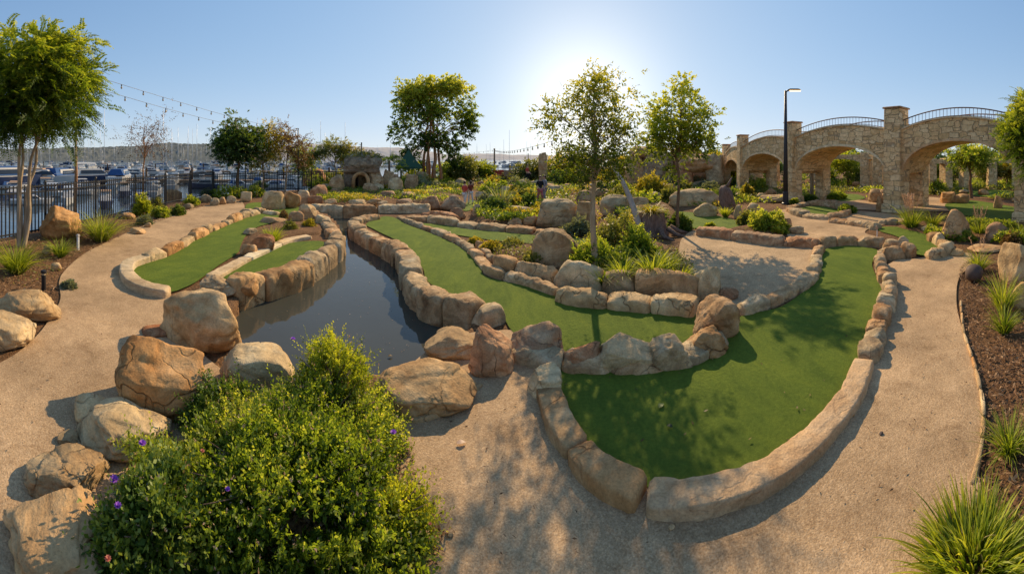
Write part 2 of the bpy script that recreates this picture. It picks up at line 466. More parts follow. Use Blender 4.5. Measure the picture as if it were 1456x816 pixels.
def boulder(label, x, yb, w, h, mat='sandstone', dr=.8, name='boulder', cat='boulder', seed=None, sub=4, n=2.5, lump=.2, facets=6, rough=.03, crack=.03, group=None, z0=0.0, sink=.2, rz=0.0, D=None, fhi=.88, flo=.55):
    """x, yb, w, h in photo pixels: centre column, base row, width, height."""
    seed = int(x * 13 + yb * 7) if seed is None else seed
    Df = DD(yb, z0) if D is None else D
    ww = w * Df / F
    Dc = Df + ww * dr * .4
    hh = max(ZT(yb - h, Dc) - z0, .06) * .9
    u0, f = rock_verts(seed, (1.0, dr, 1.0), sub, n, lump, facets, rough, crack, flo, fhi)
    ca, sa = cos(-AZ(x) + rz), sin(-AZ(x) + rz)
    def place():
        v = u0 * np.array([ww, ww, hh * (1 + sink)])
        v[:, 2] += hh * (1 - sink) / 2
        return v
    # fit the rock so that its outline keeps the measured width and height
    for it in range(6):
        v = place(); c = W(x, Dc, z0)
        gx = v[:, 0] * ca - v[:, 1] * sa + c.x; gy = v[:, 0] * sa + v[:, 1] * ca + c.y; gz = v[:, 2] + z0
        k = gz >= z0 - .01
        dd = np.hypot(gx, gy); px = np.unwrap(np.arctan2(gx, gy)) * F; py = Y0 + F * (H - gz) / dd
        wn_, top, bot = px[k].max() - px[k].min(), py[k].min(), py[k].max()
        ww *= min(1.4, max(.7, w / wn_))
        if D is None: Dc += max(-.3, min(.3, (DD(yb, z0) - DD(bot, z0)))) * .8
        hh = max(.05, hh + (top - (yb - h)) / F * Dc * .8)
    v = place()
    o = mesh_obj(name, v, f, M[mat], None, W(x, Dc, z0), -AZ(x) + rz)
    return tag(o, label, cat, group)

_stone_seed = [1000]
def stone_row(label, pts, width, height, lmin, lmax, mat='wall_stone', zb=0.0, name='stone_wall', cat='stone wall', closed=False, jit=.14, drop=0.10, sub=4, rough=.075, facets=9, hvar=.30, part='stone', edge=.45, **kw):
    """pts: world points of the wall's centre line. Rough stones set tight end to end, each a mesh of its own."""
    line = catmull(pts, closed, 10)
    if closed: line = line + [line[0]]
    seg = np.array([0.0] + list(np.cumsum([(line[i] - line[i - 1]).length for i in range(1, len(line))])))
    LN = np.array([(p.x, p.y) for p in line]); tot = seg[-1]
    mid_ = (np.interp(tot / 2, seg, LN[:, 0]), np.interp(tot / 2, seg, LN[:, 1]))
    root = empty(name, (mid_[0], mid_[1], 0)); tag(root, label, cat)
    r = np.random.default_rng(_stone_seed[0]); _stone_seed[0] += 1
    res = .05 if sub <= 2 else .03 if sub == 3 else .022
    q = np.linspace(0, pi, 9 if sub <= 2 else 17)
    arc = np.stack([-np.sign(np.cos(q)) * np.abs(np.cos(q)) ** edge, np.sin(q) ** edge], 1)
    nd = 3 if drop < .2 else 6
    dn = np.linspace(-1, 0, nd)[:-1]
    s0 = 0.0; k = 0
    while s0 < tot - lmin * .3:
        L = r.uniform(lmin, lmax)
        if tot - (s0 + L) < lmin * .7: L = tot - s0
        m = max(6, int(L / res))
        u = np.linspace(-1, 1, m); ss = np.clip(s0 + (u + 1) / 2 * L, 0, tot)
        c = np.stack([np.interp(ss, seg, LN[:, i]) for i in range(2)], 1)
        t = np.stack([np.interp(np.clip(ss + .02, 0, tot), seg, LN[:, i]) - np.interp(np.clip(ss - .02, 0, tot), seg, LN[:, i]) for i in range(2)], 1)
        t /= np.linalg.norm(t, axis=1)[:, None]; nr = np.stack([-t[:, 1], t[:, 0]], 1)
        hh = height * (1 + r.uniform(-hvar, hvar)); wd = width * (1 + r.uniform(-jit, jit)); off = r.normal() * width * .05
        prof = np.concatenate([np.stack([np.full(nd - 1, -1.0), dn], 1), arc, np.stack([np.full(nd - 1, 1.0), dn[::-1]], 1)])
        isd = prof[:, 1] < 0
        # normalised block: u along, o across, z up (-1 the foot, 1 the top)
        Pn = np.stack([np.repeat(u, len(prof)), np.tile(prof[:, 0], m), np.tile(np.where(isd, -1 + 0 * prof[:, 1], prof[:, 1] * 2 - 1), m)], 1)
        dz = np.tile(np.where(isd, prof[:, 1] * drop, 0), m)
        # rounded ends
        de = (1 - np.abs(Pn[:, 0])) * L / 2
        ek = np.sqrt(np.clip(de / min(.07, L * .2), 0, 1)); ek = .72 + .28 * ek
        Pn[:, 1] *= (.25 + .75 * ek) if False else ek
        Pn[:, 2] = (Pn[:, 2] + 1) * ek - 1
        for f_ in range(facets):
            qn = np.array([r.normal() * .55, r.normal() * .8, abs(r.normal()) * .8 + .15]); qn /= np.linalg.norm(qn)
            sp = np.abs(qn).sum()
            d_ = Pn @ qn - r.uniform(.58, .90) * min(sp, 1.35)
            Pn = Pn - qn[None] * (np.maximum(d_, 0) * r.uniform(.7, .95))[:, None]
        V = np.zeros((len(Pn), 3))
        cc = np.repeat(c, len(prof), 0); nn = np.repeat(nr, len(prof), 0); tt = np.repeat(t, len(prof), 0)
        o = Pn[:, 1] * wd / 2 + off
        V[:, :2] = cc + nn * o[:, None] + tt * ((Pn[:, 0] - np.repeat(u, len(prof))) * L / 2)[:, None]
        V[:, 2] = (Pn[:, 2] + 1) / 2 * hh + dz
        mm = min(wd, hh * 2)
        seedk = _stone_seed[0] * 7 + k
        n1 = fbm(V * (2.2 / mm) + seedk, seedk, 5, .6); n2 = 1 - np.abs(fbm(V * (1.5 / mm) + seedk * 1.3, seedk + 3, 3)) * 3
        amp = rough * mm
        ins = (.35 + .65 * np.clip(de / .04, 0, 1))
        V[:, :2] += nn * (np.sign(Pn[:, 1]) * np.abs(Pn[:, 1]) * (n1 * 1.5 - np.maximum(n2, 0) * .5) * amp * ins)[:, None]
        V[:, 2] += np.where(dz < 0, 0, (n1 * 1.5 - np.maximum(n2, 0) * .5) * amp * ins * np.clip((Pn[:, 2] + 1), 0, 1))
        V[:, 2] += zb; V -= np.array([root.location.x, root.location.y, 0])
        w = len(prof)
        i2, j2 = np.meshgrid(np.arange(m - 1), np.arange(w - 1), indexing='ij')
        Fq = np.stack([i2 * w + j2, (i2 + 1) * w + j2, (i2 + 1) * w + j2 + 1, i2 * w + j2 + 1], -1).reshape(-1, 4)
        Fs = [tuple(x) for x in Fq] + [tuple(range(w)), tuple(range(m * w - 1, (m - 1) * w - 1, -1))]
        mesh_obj(part, V, Fs, M[mat], root)
        s0 += L; k += 1
    return root

def kerb(label, pts, width, height, joints=(), mat='kerb', cat='kerb', name='kerb', seed=3, taperend=False, wseg=None):
    """A cast kerb: a rounded, slightly uneven profile swept along a line; a part for each length between joints."""
    line = catmull(pts, False, 14)
    seg = np.array([0.0] + list(np.cumsum([(line[i] - line[i - 1]).length for i in range(1, len(line))])))
    tot = seg[-1]
    root = empty(name, (line[len(line) // 2].x, line[len(line) // 2].y, 0)); tag(root, label, cat)
    cuts = [0.0] + [j * tot for j in joints] + [tot]
    L = np.array([tuple(p) for p in line])
    prof = []
    for q in np.linspace(0, pi, 15):
        e = .2
        prof.append((-np.sign(cos(q)) * abs(cos(q)) ** e, sin(q) ** e))
    prof = np.array([(-1.02, -.35)] + prof + [(1.02, -.35)])
    for a, b in zip(cuts[:-1], cuts[1:]):
        a2, b2 = a + .004, b - .004
        m = max(8, int((b2 - a2) / .03))
        ss = np.linspace(a2, b2, m)
        c = np.stack([np.interp(ss, seg, L[:, i]) for i in range(2)], 1)
        t = np.gradient(c, axis=0); t /= np.linalg.norm(t, axis=1)[:, None]
        nr = np.stack([-t[:, 1], t[:, 0]], 1)
        endk = np.minimum(np.minimum(ss - a2, b2 - ss) / .035, 1.0)
        endk = .82 + .18 * np.sqrt(np.clip(endk, 0, 1))
        wv = width * (1 + .05 * fbm(np.stack([ss * 2.2, ss * 0, ss * 0 + seed], 1), seed, 3))
        hv = height * (1 + .07 * fbm(np.stack([ss * 1.7, ss * 0 + 5, ss * 0 + seed], 1), seed, 3))
        V = []
        for i in range(m):
            for (px_, pz) in prof:
                o2 = nr[i] * px_ * wv[i] / 2 * endk[i]
                V.append((c[i, 0] + o2[0], c[i, 1] + o2[1], pz * hv[i] * endk[i] if pz > 0 else pz * height))
        V = np.array(V)
        nz = fbm(V * 9, seed + 3, 5) - np.maximum(0, 1 - np.abs(fbm(V * 5, seed + 13, 4)) * 5) * .5; nz2 = fbm(V * 2.5, seed + 9, 3)
        V[:, 2] += np.where(V[:, 2] > .02, nz * .007 + nz2 * .005, 0)
        ctr = np.repeat(c, len(prof), 0); dv = V[:, :2] - ctr
        V[:, :2] += dv / (np.linalg.norm(dv, axis=1)[:, None] + 1e-6) * (nz * .015)[:, None]
        w = len(prof)
        Fs = [(i * w + j, i * w + j + 1, (i + 1) * w + j + 1, (i + 1) * w + j) for i in range(m - 1) for j in range(w - 1)]
        Fs = [f[::-1] for f in Fs]
        Fs += [tuple(range(w)), tuple(range((m - 1) * w + w - 1, (m - 1) * w - 1, -1))]
        V -= np.array(tuple(root.location))
        mesh_obj('kerb_length', V, Fs, M[mat], root)
    return root

# ------------------------------------------------------------------ foliage
def unit(a): return a / (np.linalg.norm(a, axis=-1, keepdims=True) + 1e-9)
def leaf_arrays(pos, d, nrm, L, Wd, cup=.15):
    d = unit(d); side = unit(np.cross(d, nrm)); nn = np.cross(side, d)
    L = L[:, None]; Wd = Wd[:, None]
    a = pos; m = pos + d * L * .45 - nn * L * cup * .25
    t = pos + d * L - nn * L * cup
    v = np.stack([a, m + side * Wd * .5, t, m - side * Wd * .5], 1)
    f = np.arange(len(pos) * 4).reshape(-1, 4)
    return v.reshape(-1, 3), f
def sprigs(base, d, ln, n, lL, lW, droop=.2, pinnate=False, up=.5, spread=.9, tint=None, r=rng):
    """n leaves along each of the M short twigs."""
    Mn = len(base); d = unit(d)
    t = np.linspace(.12, 1, n)[None, :, None]
    b = base[:, None, :]; dd = d[:, None, :]; l = np.asarray(ln).reshape(-1, 1, 1)
    down = np.array([0, 0, -1.0])
    pos = b + dd * l * t + down * (droop * l * t ** 2)
    tan = unit(dd + down * 2 * droop * t)
    ref = unit(np.array([0, 0, 1.0]) * up + r.normal(size=(Mn, 3)) * .5)
    side = unit(np.cross(d, ref)); nrm = unit(np.cross(side, d))
    sg = np.where(np.arange(n) % 2 == 0, 1.0, -1.0)[None, :, None]
    if pinnate:
        ld = unit(tan * .45 + side[:, None] * sg + r.normal(size=(Mn, n, 3)) * .10)
        ln_ = unit(nrm[:, None] + r.normal(size=(Mn, n, 3)) * .2)
    else:
        ld = unit(tan * .7 + side[:, None] * sg * spread * r.uniform(.4, 1, (Mn, n, 1)) + r.normal(size=(Mn, n, 3)) * .38)
        ln_ = unit(nrm[:, None] + r.normal(size=(Mn, n, 3)) * .5)
    pos = pos.reshape(-1, 3); ld = ld.reshape(-1, 3); ln_ = ln_.reshape(-1, 3)
    taper = np.repeat((1.15 - .5 * np.linspace(0, 1, n))[None], Mn, 0).ravel()
    LL = lL * taper * r.uniform(.7, 1.2, len(pos)); WW = lW * taper * r.uniform(.75, 1.2, len(pos))
    v, f = leaf_arrays(pos, ld, ln_, LL, WW)
    tt = (np.repeat(tint, n) if tint is not None else np.full(len(pos), .5)) + r.normal(size=len(pos)) * .13
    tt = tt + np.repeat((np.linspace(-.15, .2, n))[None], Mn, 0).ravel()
    return v, f, np.repeat(np.clip(tt, 0, 1), 4)
def join(parts):
    V, Fc, T = [], [], []; o = 0
    for v, f, t in parts:
        V.append(v); Fc.append(f + o); T.append(t); o += len(v)
    return np.concatenate(V), np.concatenate(Fc), np.concatenate(T)

def shrub_geo(w, d, h, n_sprig, lL, lW, per=10, sl=None, seed=0, lump=.28, droop=.15, under=.0, gaps=.0):
    """leafy dome: local, base at z=0."""
    r = np.random.default_rng(seed)
    u = r.normal(size=(n_sprig, 3)); u[:, 2] = np.abs(u[:, 2]) * .9 + under; u = unit(u)
    rad = (r.uniform(.25, 1, n_sprig)) ** .35
    lum = 1 + lump * fbm(u * 2.4 + seed, seed, 3) * 1.6
    sl = sl if sl else min(w, h) * .22
    k = (rad * lum)[:, None]
    if gaps > 0:
        keep = fbm(u * 4.2 + seed * .7, seed + 2, 3) > -gaps
        u, rad, lum, k = u[keep], rad[keep], lum[keep], k[keep]; n_sprig = len(u)
    pos = u * k * np.array([w / 2 - sl * .5, d / 2 - sl * .5, max(h - sl * .6, h * .5)])
    dirs = unit(u * np.array([1, 1, .8]) + np.array([0, 0, .55]) + r.normal(size=(n_sprig, 3)) * .35)
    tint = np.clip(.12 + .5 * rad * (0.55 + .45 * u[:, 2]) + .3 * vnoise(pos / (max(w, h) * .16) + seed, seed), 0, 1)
    pos = pos - dirs * sl * .5
    return sprigs(pos, dirs, sl * r.uniform(.6, 1.3, n_sprig) * np.where(r.uniform(0, 1, n_sprig) > .9, 1.8, 1.0), per, lL, lW, droop, tint=tint, r=r)

def stems_geo(w, d, h, n, rad, seed):
    r = np.random.default_rng(seed + 5); mb = MB()
    for k in range(n):
        a = r.uniform(0, 2 * pi); q = r.uniform(.2, .75)
        e = Vector((cos(a) * w / 2 * q, sin(a) * d / 2 * q, h * r.uniform(.5, .8)))
        c = Vector((e.x * .25, e.y * .25, e.z * .55))
        mb.tube([Vector((e.x * .08, e.y * .08, -.05)), c, e], [rad, rad * .75, rad * .4], 5)
    return mb

def shrub(label, x, yb, w, h, mat='bush', lL=.05, lW=.028, n=260, per=8, dr=.9, name='shrub', cat='shrub', group=None, z0=0.0, D=None, seed=None, flowers=0, petal='petal', sl=None, lump=.28, nstem=5, under=0.0, droop=.15, gaps=.0):
    seed = int(x * 3 + yb * 11) if seed is None else seed
    Df = DD(yb, z0) if D is None else D
    ww = w * Df / F; Dc = Df + ww * dr * .4; ww = w * Dc / F; dep = ww * dr
    hh = max(ZT(yb - h, Dc) - z0, .12)
    root = empty(name, W(x, Dc, z0), -AZ(x)); tag(root, label, cat, group)
    v, f, t = shrub_geo(ww, dep, hh, n, lL, lW, per, sl, seed, lump, droop, under, gaps)
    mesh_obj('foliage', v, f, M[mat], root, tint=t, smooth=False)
    stems_geo(ww, dep, hh, nstem, max(.006, hh * .012), seed).build('branch', M['bark'], root, smooth=True)
    if flowers:
        r = np.random.default_rng(seed + 77)
        for k in range(flowers):
            a = r.uniform(0, 2 * pi); q = r.uniform(.2, .9)
            p = Vector((cos(a) * ww / 2 * q, sin(a) * dep / 2 * q, hh * math.sqrt(max(0, 1 - q * q)) + .02))
            flower(root, p, .022, petal, seed + k)
    return root
def flower(root, p, rad, petal, seed):
    r = np.random.default_rng(seed)
    parts = []
    n = 9
    a = np.linspace(0, 2 * pi, n, endpoint=False) + r.uniform(0, 1)
    d = np.stack([np.cos(a), np.sin(a), np.full(n, .45)], 1)
    v1, f1 = leaf_arrays(np.zeros((n, 3)), d, np.tile([0, 0, 1.0], (n, 1)), np.full(n, rad * 1.3), np.full(n, rad))
    d2 = np.stack([np.cos(a + .3) * .6, np.sin(a + .3) * .6, np.full(n, .9)], 1)
    v2, f2 = leaf_arrays(np.zeros((n, 3)), d2, np.tile([.2, 0, 1.0], (n, 1)), np.full(n, rad * 1.1), np.full(n, rad * .8))
    V, Fc, T = join([(v1, f1, r.uniform(.3, .9, n * 4)), (v2, f2, r.uniform(.3, 1, n * 4))])
    mesh_obj('flower', V, Fc, M[petal], root, p, tint=T, smooth=False)

def blade_arrays(pos, d, L, Wd, bend, r, nseg=5):
    n = len(pos); d = unit(d)
    t = np.linspace(0, 1, nseg + 1)
    hz = d.copy(); hz[:, 2] = 0; hz = unit(hz + 1e-6)
    side = unit(np.cross(d, np.array([0, 0, 1.0]) + r.normal(size=(n, 3)) * .25))
    V = np.zeros((n, nseg + 1, 2, 3))
    for i, q in enumerate(t):
        c = pos + d * (L * q)[:, None] + (hz * .45 - np.array([0, 0, 1.0]) * .75) * (bend * L * q ** 2.2)[:, None]
        wv = (Wd * (1 - q ** 1.8) * (.55 + .45 * min(1, q * 5)) + .0006)[:, None]
        V[:, i, 0] = c - side * wv / 2; V[:, i, 1] = c + side * wv / 2
    idx = np.arange(n)[:, None] * (2 * (nseg + 1))
    fs = []
    for i in range(nseg):
        fs.append(np.concatenate([idx + 2 * i, idx + 2 * i + 1, idx + 2 * i + 3, idx + 2 * i + 2], 1))
    return V.reshape(-1, 3), np.stack(fs, 1).reshape(-1, 4)
def tuft(label, x, yb, w, h, n=220, mat='grass', bw=.008, bend=.5, lean=.75, name='grass_tuft', cat='ornamental grass', group=None, z0=0.0, seed=None, plumes=0, D=None, base_w=.25, dry=0):
    seed = int(x * 5 + yb * 3) if seed is None else seed
    r = np.random.default_rng(seed)
    Df = DD(yb, z0) if D is None else D
    ww = w * Df / F; Dc = Df + ww * base_w * .5
    ww = w * Dc / F; hh = max(ZT(yb - h, Dc) - z0, .1)
    root = empty(name, W(x, Dc, z0), -AZ(x)); tag(root, label, cat, group)
    def blades(n, hmul, wmul, b):
        a = r.uniform(0, 2 * pi, n); q = np.sqrt(r.uniform(0, 1, n))
        pos = np.stack([np.cos(a) * q * ww * base_w / 2, np.sin(a) * q * ww * base_w / 2, np.full(n, -.01)], 1)
        le = q * lean * r.uniform(.4, 1.15, n)
        d = np.stack([np.cos(a) * le, np.sin(a) * le, np.ones(n)], 1) + r.normal(size=(n, 3)) * .10
        # reach: the widest blades touch the tuft's own width
        L = r.uniform(.55, 1.12, n) * hmul * np.minimum(hh * 1.12 / np.maximum(unit(d)[:, 2], .5), .5 * ww / np.maximum(np.linalg.norm(unit(d)[:, :2], axis=1) + b * .35, .15) + hh * .25)
        v, f = blade_arrays(pos, d, L, np.full(n, bw * wmul) * r.uniform(.7, 1.3, n), b * r.uniform(.5, 1.4, n), r)
        t = np.clip(r.normal(.5, .22, n), 0, 1)
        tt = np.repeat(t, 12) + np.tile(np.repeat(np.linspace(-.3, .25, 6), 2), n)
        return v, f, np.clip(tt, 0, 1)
    v, f, t = blades(n, 1, 1, bend)
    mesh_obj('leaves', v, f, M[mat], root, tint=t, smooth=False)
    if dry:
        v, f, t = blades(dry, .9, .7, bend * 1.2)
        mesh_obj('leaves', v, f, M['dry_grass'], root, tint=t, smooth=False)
    if plumes:
        mbv = []
        for k in range(plumes):
            a = r.uniform(0, 2 * pi); q = r.uniform(0, .5)
            b0 = np.array([cos(a) * ww * .08, sin(a) * ww * .08, hh * .45])
            d = np.array([cos(a) * q, sin(a) * q, 1.0])
            m = 26
            tt = np.linspace(.35, 1, m)[:, None]
            pos = b0 + d * hh * .75 * tt
            ld = unit(d[None] + r.normal(size=(m, 3)) * .35)
            v1, f1 = leaf_arrays(pos, ld, r.normal(size=(m, 3)), np.full(m, hh * .13), np.full(m, hh * .02))
            mbv.append((v1, f1, np.repeat(np.clip(r.normal(.5, .2, m), 0, 1), 4)))
            st, sf = blade_arrays(b0[None] * np.array([1, 1, .2]), d[None], np.array([hh * 1.1]), np.array([.004]), np.array([0.05]), r)
            mbv.append((st, sf, np.full(len(st), .4)))
        V, Fc, T = join(mbv)
        mesh_obj('blossoms', V, Fc, M['plume'], root, tint=T, smooth=False)
    cr, cf = rock_verts(seed, (ww * base_w * .8, ww * base_w * .8, hh * .16), 2)
    mesh_obj('root_clump', cr, cf, M['soil'], root)
    return root

def tree(label, x, yb, top, crowns, mat='bush', bark='bark', tr=.06, limbs=16, n_sprig=700, per=10, lL=.09, lW=.045, sl=.3, D=None, z0=0.0, name='tree', cat='tree', trunks=1, lean=0.0, group=None, seed=None, pinnate=False, droop=.25, spread_r=.55, fork=.35, dens=1.0, sub=2, trunk_top=None, kinks=.06, base_spread=None):
    """crowns: list of (px x, px y, half width px, half height px) ellipsoids at the tree's own distance."""
    seed = int(x * 7 + yb) if seed is None else seed
    r = np.random.default_rng(seed)
    D = DD(yb, z0) if D is None else D
    s = D / F
    base = W(x, D, z0); u, vv = frame(x)
    root = empty(name, base); tag(root, label, cat, group)
    els = []
    for (cx, cy, rw, rh) in crowns:
        off = u * ((cx - x) * s) + Vector((0, 0, ZT(cy, D) - z0))
        els.append((off, rw * s, rh * s))
    vol = np.array([e[1] * e[1] * e[2] for e in els]); vol = vol ** .7; vol /= vol.sum()
    mb = MB(); ends = []
    ztop = ZT(top, D) - z0
    cen = sum((e[0] * w_ for e, w_ in zip(els, vol)), Vector())
    tks = []
    for k in range(trunks):
        a = 2 * pi * k / max(trunks, 1) + r.uniform(0, .6)
        o = Vector((cos(a), sin(a), 0)) * ((base_spread or tr * .9) if trunks > 1 else 0)
        e = Vector((cen.x, cen.y, 0)) * .9 + Vector((cos(a), sin(a), 0)) * (els[0][1] * .35 if trunks > 1 else 0)
        e.z = (trunk_top if trunk_top else min(ztop * .9, cen.z + els[0][2] * .5))
        m = 7; pts = []
        for i in range(m):
            t = i / (m - 1)
            p = o.lerp(e, t ** 1.15); p.z = -.1 + (e.z + .1) * t
            if 0 < i < m - 1: p += Vector(tuple(r.normal(size=3) * kinks * ztop * .25)) * Vector((1, 1, 0)).length * .5 * (1 if True else 0)
            pts.append(p)
        pts = catmull(pts, False, 3)
        rad = [tr * (1 - .82 * (i / (len(pts) - 1))) * (1.25 if i == 0 else 1) for i in range(len(pts))]
        mb.tube(pts, rad, 9)
        tks.append((pts, rad))
    for k in range(limbs):
        e = els[int(r.choice(len(els), p=vol))]
        q = r.normal(size=3); q /= np.linalg.norm(q)
        q *= r.uniform(.35, .88)
        tgt = e[0] + Vector((q[0] * e[1], q[1] * e[1], q[2] * e[2]))
        pts, rad = tks[k % trunks]
        want = max(ztop * fork * .8, tgt.z - r.uniform(.35, .75) * math.hypot(tgt.x - pts[len(pts) // 2].x, tgt.y - pts[len(pts) // 2].y) - e[2] * .25)
        j = min(range(len(pts)), key=lambda i: abs(pts[i].z - want)); j = max(1, min(j, len(pts) - 2))
        st = pts[j]; mid = st.lerp(tgt, .5) + Vector((0, 0, abs(tgt.z - st.z) * .02 + .04 * ztop)) + Vector(tuple(r.normal(size=3) * ztop * .015))
        c = catmull([st, mid, tgt], False, 4)
        r0 = rad[j] * .6
        mb.tube(c, [r0 * (1 - .75 * i / (len(c) - 1)) for i in range(len(c))], 6)
        ends.append((tgt, e, (tgt - mid).normalized()))
        for b in range(sub):
            st2 = c[int(len(c) * r.uniform(.4, .8))]
            q2 = r.normal(size=3)
            t2 = tgt + Vector((q2[0] * e[1], q2[1] * e[1], q2[2] * e[2])) * .3
            mb.tube([st2, st2.lerp(t2, .5) + Vector((0, 0, .02 * ztop)), t2], [r0 * .4, r0 * .28, r0 * .14], 5)
            ends.append((t2, e, (t2 - st2).normalized()))
    mb.build('trunk', M[bark], root, smooth=True)
    ne = len(ends)
    E = np.array([tuple(q[0]) for q in ends]); DR = np.array([tuple(q[2]) for q in ends])
    RR = np.array([[q[1][1], q[1][1], q[1][2]] for q in ends])
    n_sprig = int(n_sprig * dens * 1.9)
    pick = r.integers(0, ne, n_sprig)
    jit = np.clip(r.normal(size=(n_sprig, 3)), -1.7, 1.7) * RR[pick] * spread_r * .42
    pos = E[pick] + jit
    dirs = unit(DR[pick] * .6 + unit(jit) * .8 + r.normal(size=(n_sprig, 3)) * .45 + np.array([0, 0, .1]))
    el0 = np.array(tuple(cen))
    rel = (pos - el0) / RR.max(0)
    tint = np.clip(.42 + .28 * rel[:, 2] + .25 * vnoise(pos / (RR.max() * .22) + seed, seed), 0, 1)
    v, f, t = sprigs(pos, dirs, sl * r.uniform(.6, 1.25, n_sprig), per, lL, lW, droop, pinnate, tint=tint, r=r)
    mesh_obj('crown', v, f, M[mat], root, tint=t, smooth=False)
    return root

def palm(label, x, yb, topy, w, D=None, n=16, mat='bush', bark='bark', tr=.08, name='palm_tree', cat='palm', group=None, z0=0.0, droop=.5):
    D = DD(yb, z0) if D is None else D
    seed = int(x * 3 + yb); r = np.random.default_rng(seed)
    root = empty(name, W(x, D, z0)); tag(root, label, cat, group)
    zt = ZT(topy, D) - z0; ww = w * D / F
    mb = MB(); mb.tube([(0, 0, -.1), (.03, 0, zt * .4), (0, .02, zt * .8)], [tr * 1.2, tr, tr * .9], 10)
    mb.build('trunk', M[bark], root, smooth=True)
    a = np.linspace(0, 2 * pi, n, endpoint=False) + r.uniform(-.2, .2, n)
    el = r.uniform(-.1, 1.1, n)
    d = np.stack([np.cos(a) * np.cos(el), np.sin(a) * np.cos(el), np.sin(el)], 1)
    v, f, t = sprigs(np.tile([0, 0, zt * .8], (n, 1)), d, np.full(n, ww * .52), 34, ww * .16, ww * .018, droop, True, .9, tint=np.clip(r.normal(.5, .2, n), 0, 1), r=r)
    mesh_obj('crown', v, f, M[mat], root, tint=t, smooth=False)
    return root

# ================================================================== THE SETTING
SUN_AZ, SUN_EL = AZ(832), radians(33.0)
sun_dir = Vector((sin(SUN_AZ) * cos(SUN_EL), cos(SUN_AZ) * cos(SUN_EL), sin(SUN_EL)))

pond_px = [(338, 452), (346, 434), (376, 421), (410, 408), (440, 398), (466, 382), (484, 362), (487, 345), (480, 325), (466, 312), (452, 303), (470, 299), (520, 299), (570, 299), (620, 300), (652, 298), (652, 305), (610, 307), (565, 309), (520, 313), (498, 322), (496, 338), (520, 352), (548, 370), (566, 392), (572, 415), (592, 436), (628, 450), (668, 462), (672, 480), (648, 512), (604, 550), (560, 560), (500, 560), (440, 570), (385, 560), (340, 520), (330, 480)]
ZW = -.22
pond_poly = px_poly(pond_px, ZW, 5)

# shoreline: beyond it the ground drops to the harbour bed
shore = [(-130, 10.0), (-84, 9.2), (-80, 9.0), (-68, 11.6), (-59, 13.8), (-47, 19.8), (-36, 22.6), (-27, 23.8), (-20, 30), (-10, 40), (0, 46), (20, 48), (30, 60), (36, 1700), (180, 1700), (230, 10.0)]
def shoreD(az):
    d = np.degrees(az); d = np.where(d < -130, d + 360, d)
    return np.interp(d, [s_[0] for s_ in shore], [s_[1] for s_ in shore])

def build_ground():
    azf = np.radians(np.concatenate([np.arange(-100, 40, .45), np.arange(40, 260, 1.5)]))
    rad = [0.0]; q = .5
    while q < 1650:
        rad.append(q); q *= (1.012 if 2.2 < q < 24 else 1.06 if q < 60 else 1.15)
    rad = np.array(rad)
    A, R = np.meshgrid(azf, rad, indexing='ij')
    X, Y = R * np.sin(A), R * np.cos(A)
    Z = fbm(np.stack([X.ravel() * .9, Y.ravel() * .9, 0 * X.ravel()], 1), 3, 3).reshape(X.shape) * .012 - .018
    Z[R < .01] = -.02
    pin = inside(X, Y, [(p.x, p.y) for p in pond_poly])
    Z = np.where(pin, -.75, Z)
    Z = np.where(R > shoreD(A) + .25, -3.2, Z)
    Z = np.where((R > 60) & (R <= shoreD(A)), Z - .1, Z)
    n, m = X.shape
    V = np.stack([X, Y, Z], -1).reshape(-1, 3)
    i, j = np.meshgrid(np.arange(n), np.arange(m - 1), indexing='ij')
    i2 = (i + 1) % n
    Fc = np.stack([i * m + j, i * m + j + 1, i2 * m + j + 1, i2 * m + j], -1).reshape(-1, 4)
    o = mesh_obj('ground', V, Fc, M['soil'], smooth=True)
    tag(o, kind='structure')
build_ground()

pw = sheet('pond_water', [p for p in px_poly([(318, 470), (330, 430), (400, 400), (470, 372), (492, 345), (470, 310), (440, 297), (520, 294), (600, 294), (662, 293), (662, 308), (560, 306), (516, 322), (530, 345), (566, 365), (590, 400), (610, 432), (660, 452), (675, 470), (640, 500), (570, 545), (440, 600), (340, 560), (310, 500)], ZW, 5)], ZW, M['pond'])

# harbour water: one sheet that reaches the horizon
hv = [(0, 0, -1.5)]; hn = 180
hw = [Vector((1600 * sin(q), 1600 * cos(q), 0)) for q in np.linspace(radians(-130), radians(60), 60)] + [Vector((8, 20, 0)), Vector((-5, 15, 0))]
hw = [Vector((-30, -30, 0))] + hw
# keep the sheet off the garden: inner edge follows the shoreline
inner = [Vector((sin(radians(a)) * d * .985, cos(radians(a)) * d * .985, 0)) for a, d in [(30, 60), (20, 48), (0, 46), (-10, 40), (-20, 30), (-27, 23.8), (-36, 22.6), (-47, 19.8), (-59, 13.8), (-68, 11.6), (-80, 9.0), (-84, 9.2), (-130, 10.0)]]
outer = [Vector((1600 * sin(q), 1600 * cos(q), 0)) for q in np.linspace(radians(-130), radians(34), 60)]
sheet('harbour_water', outer + inner, -1.5, M['harbour'])

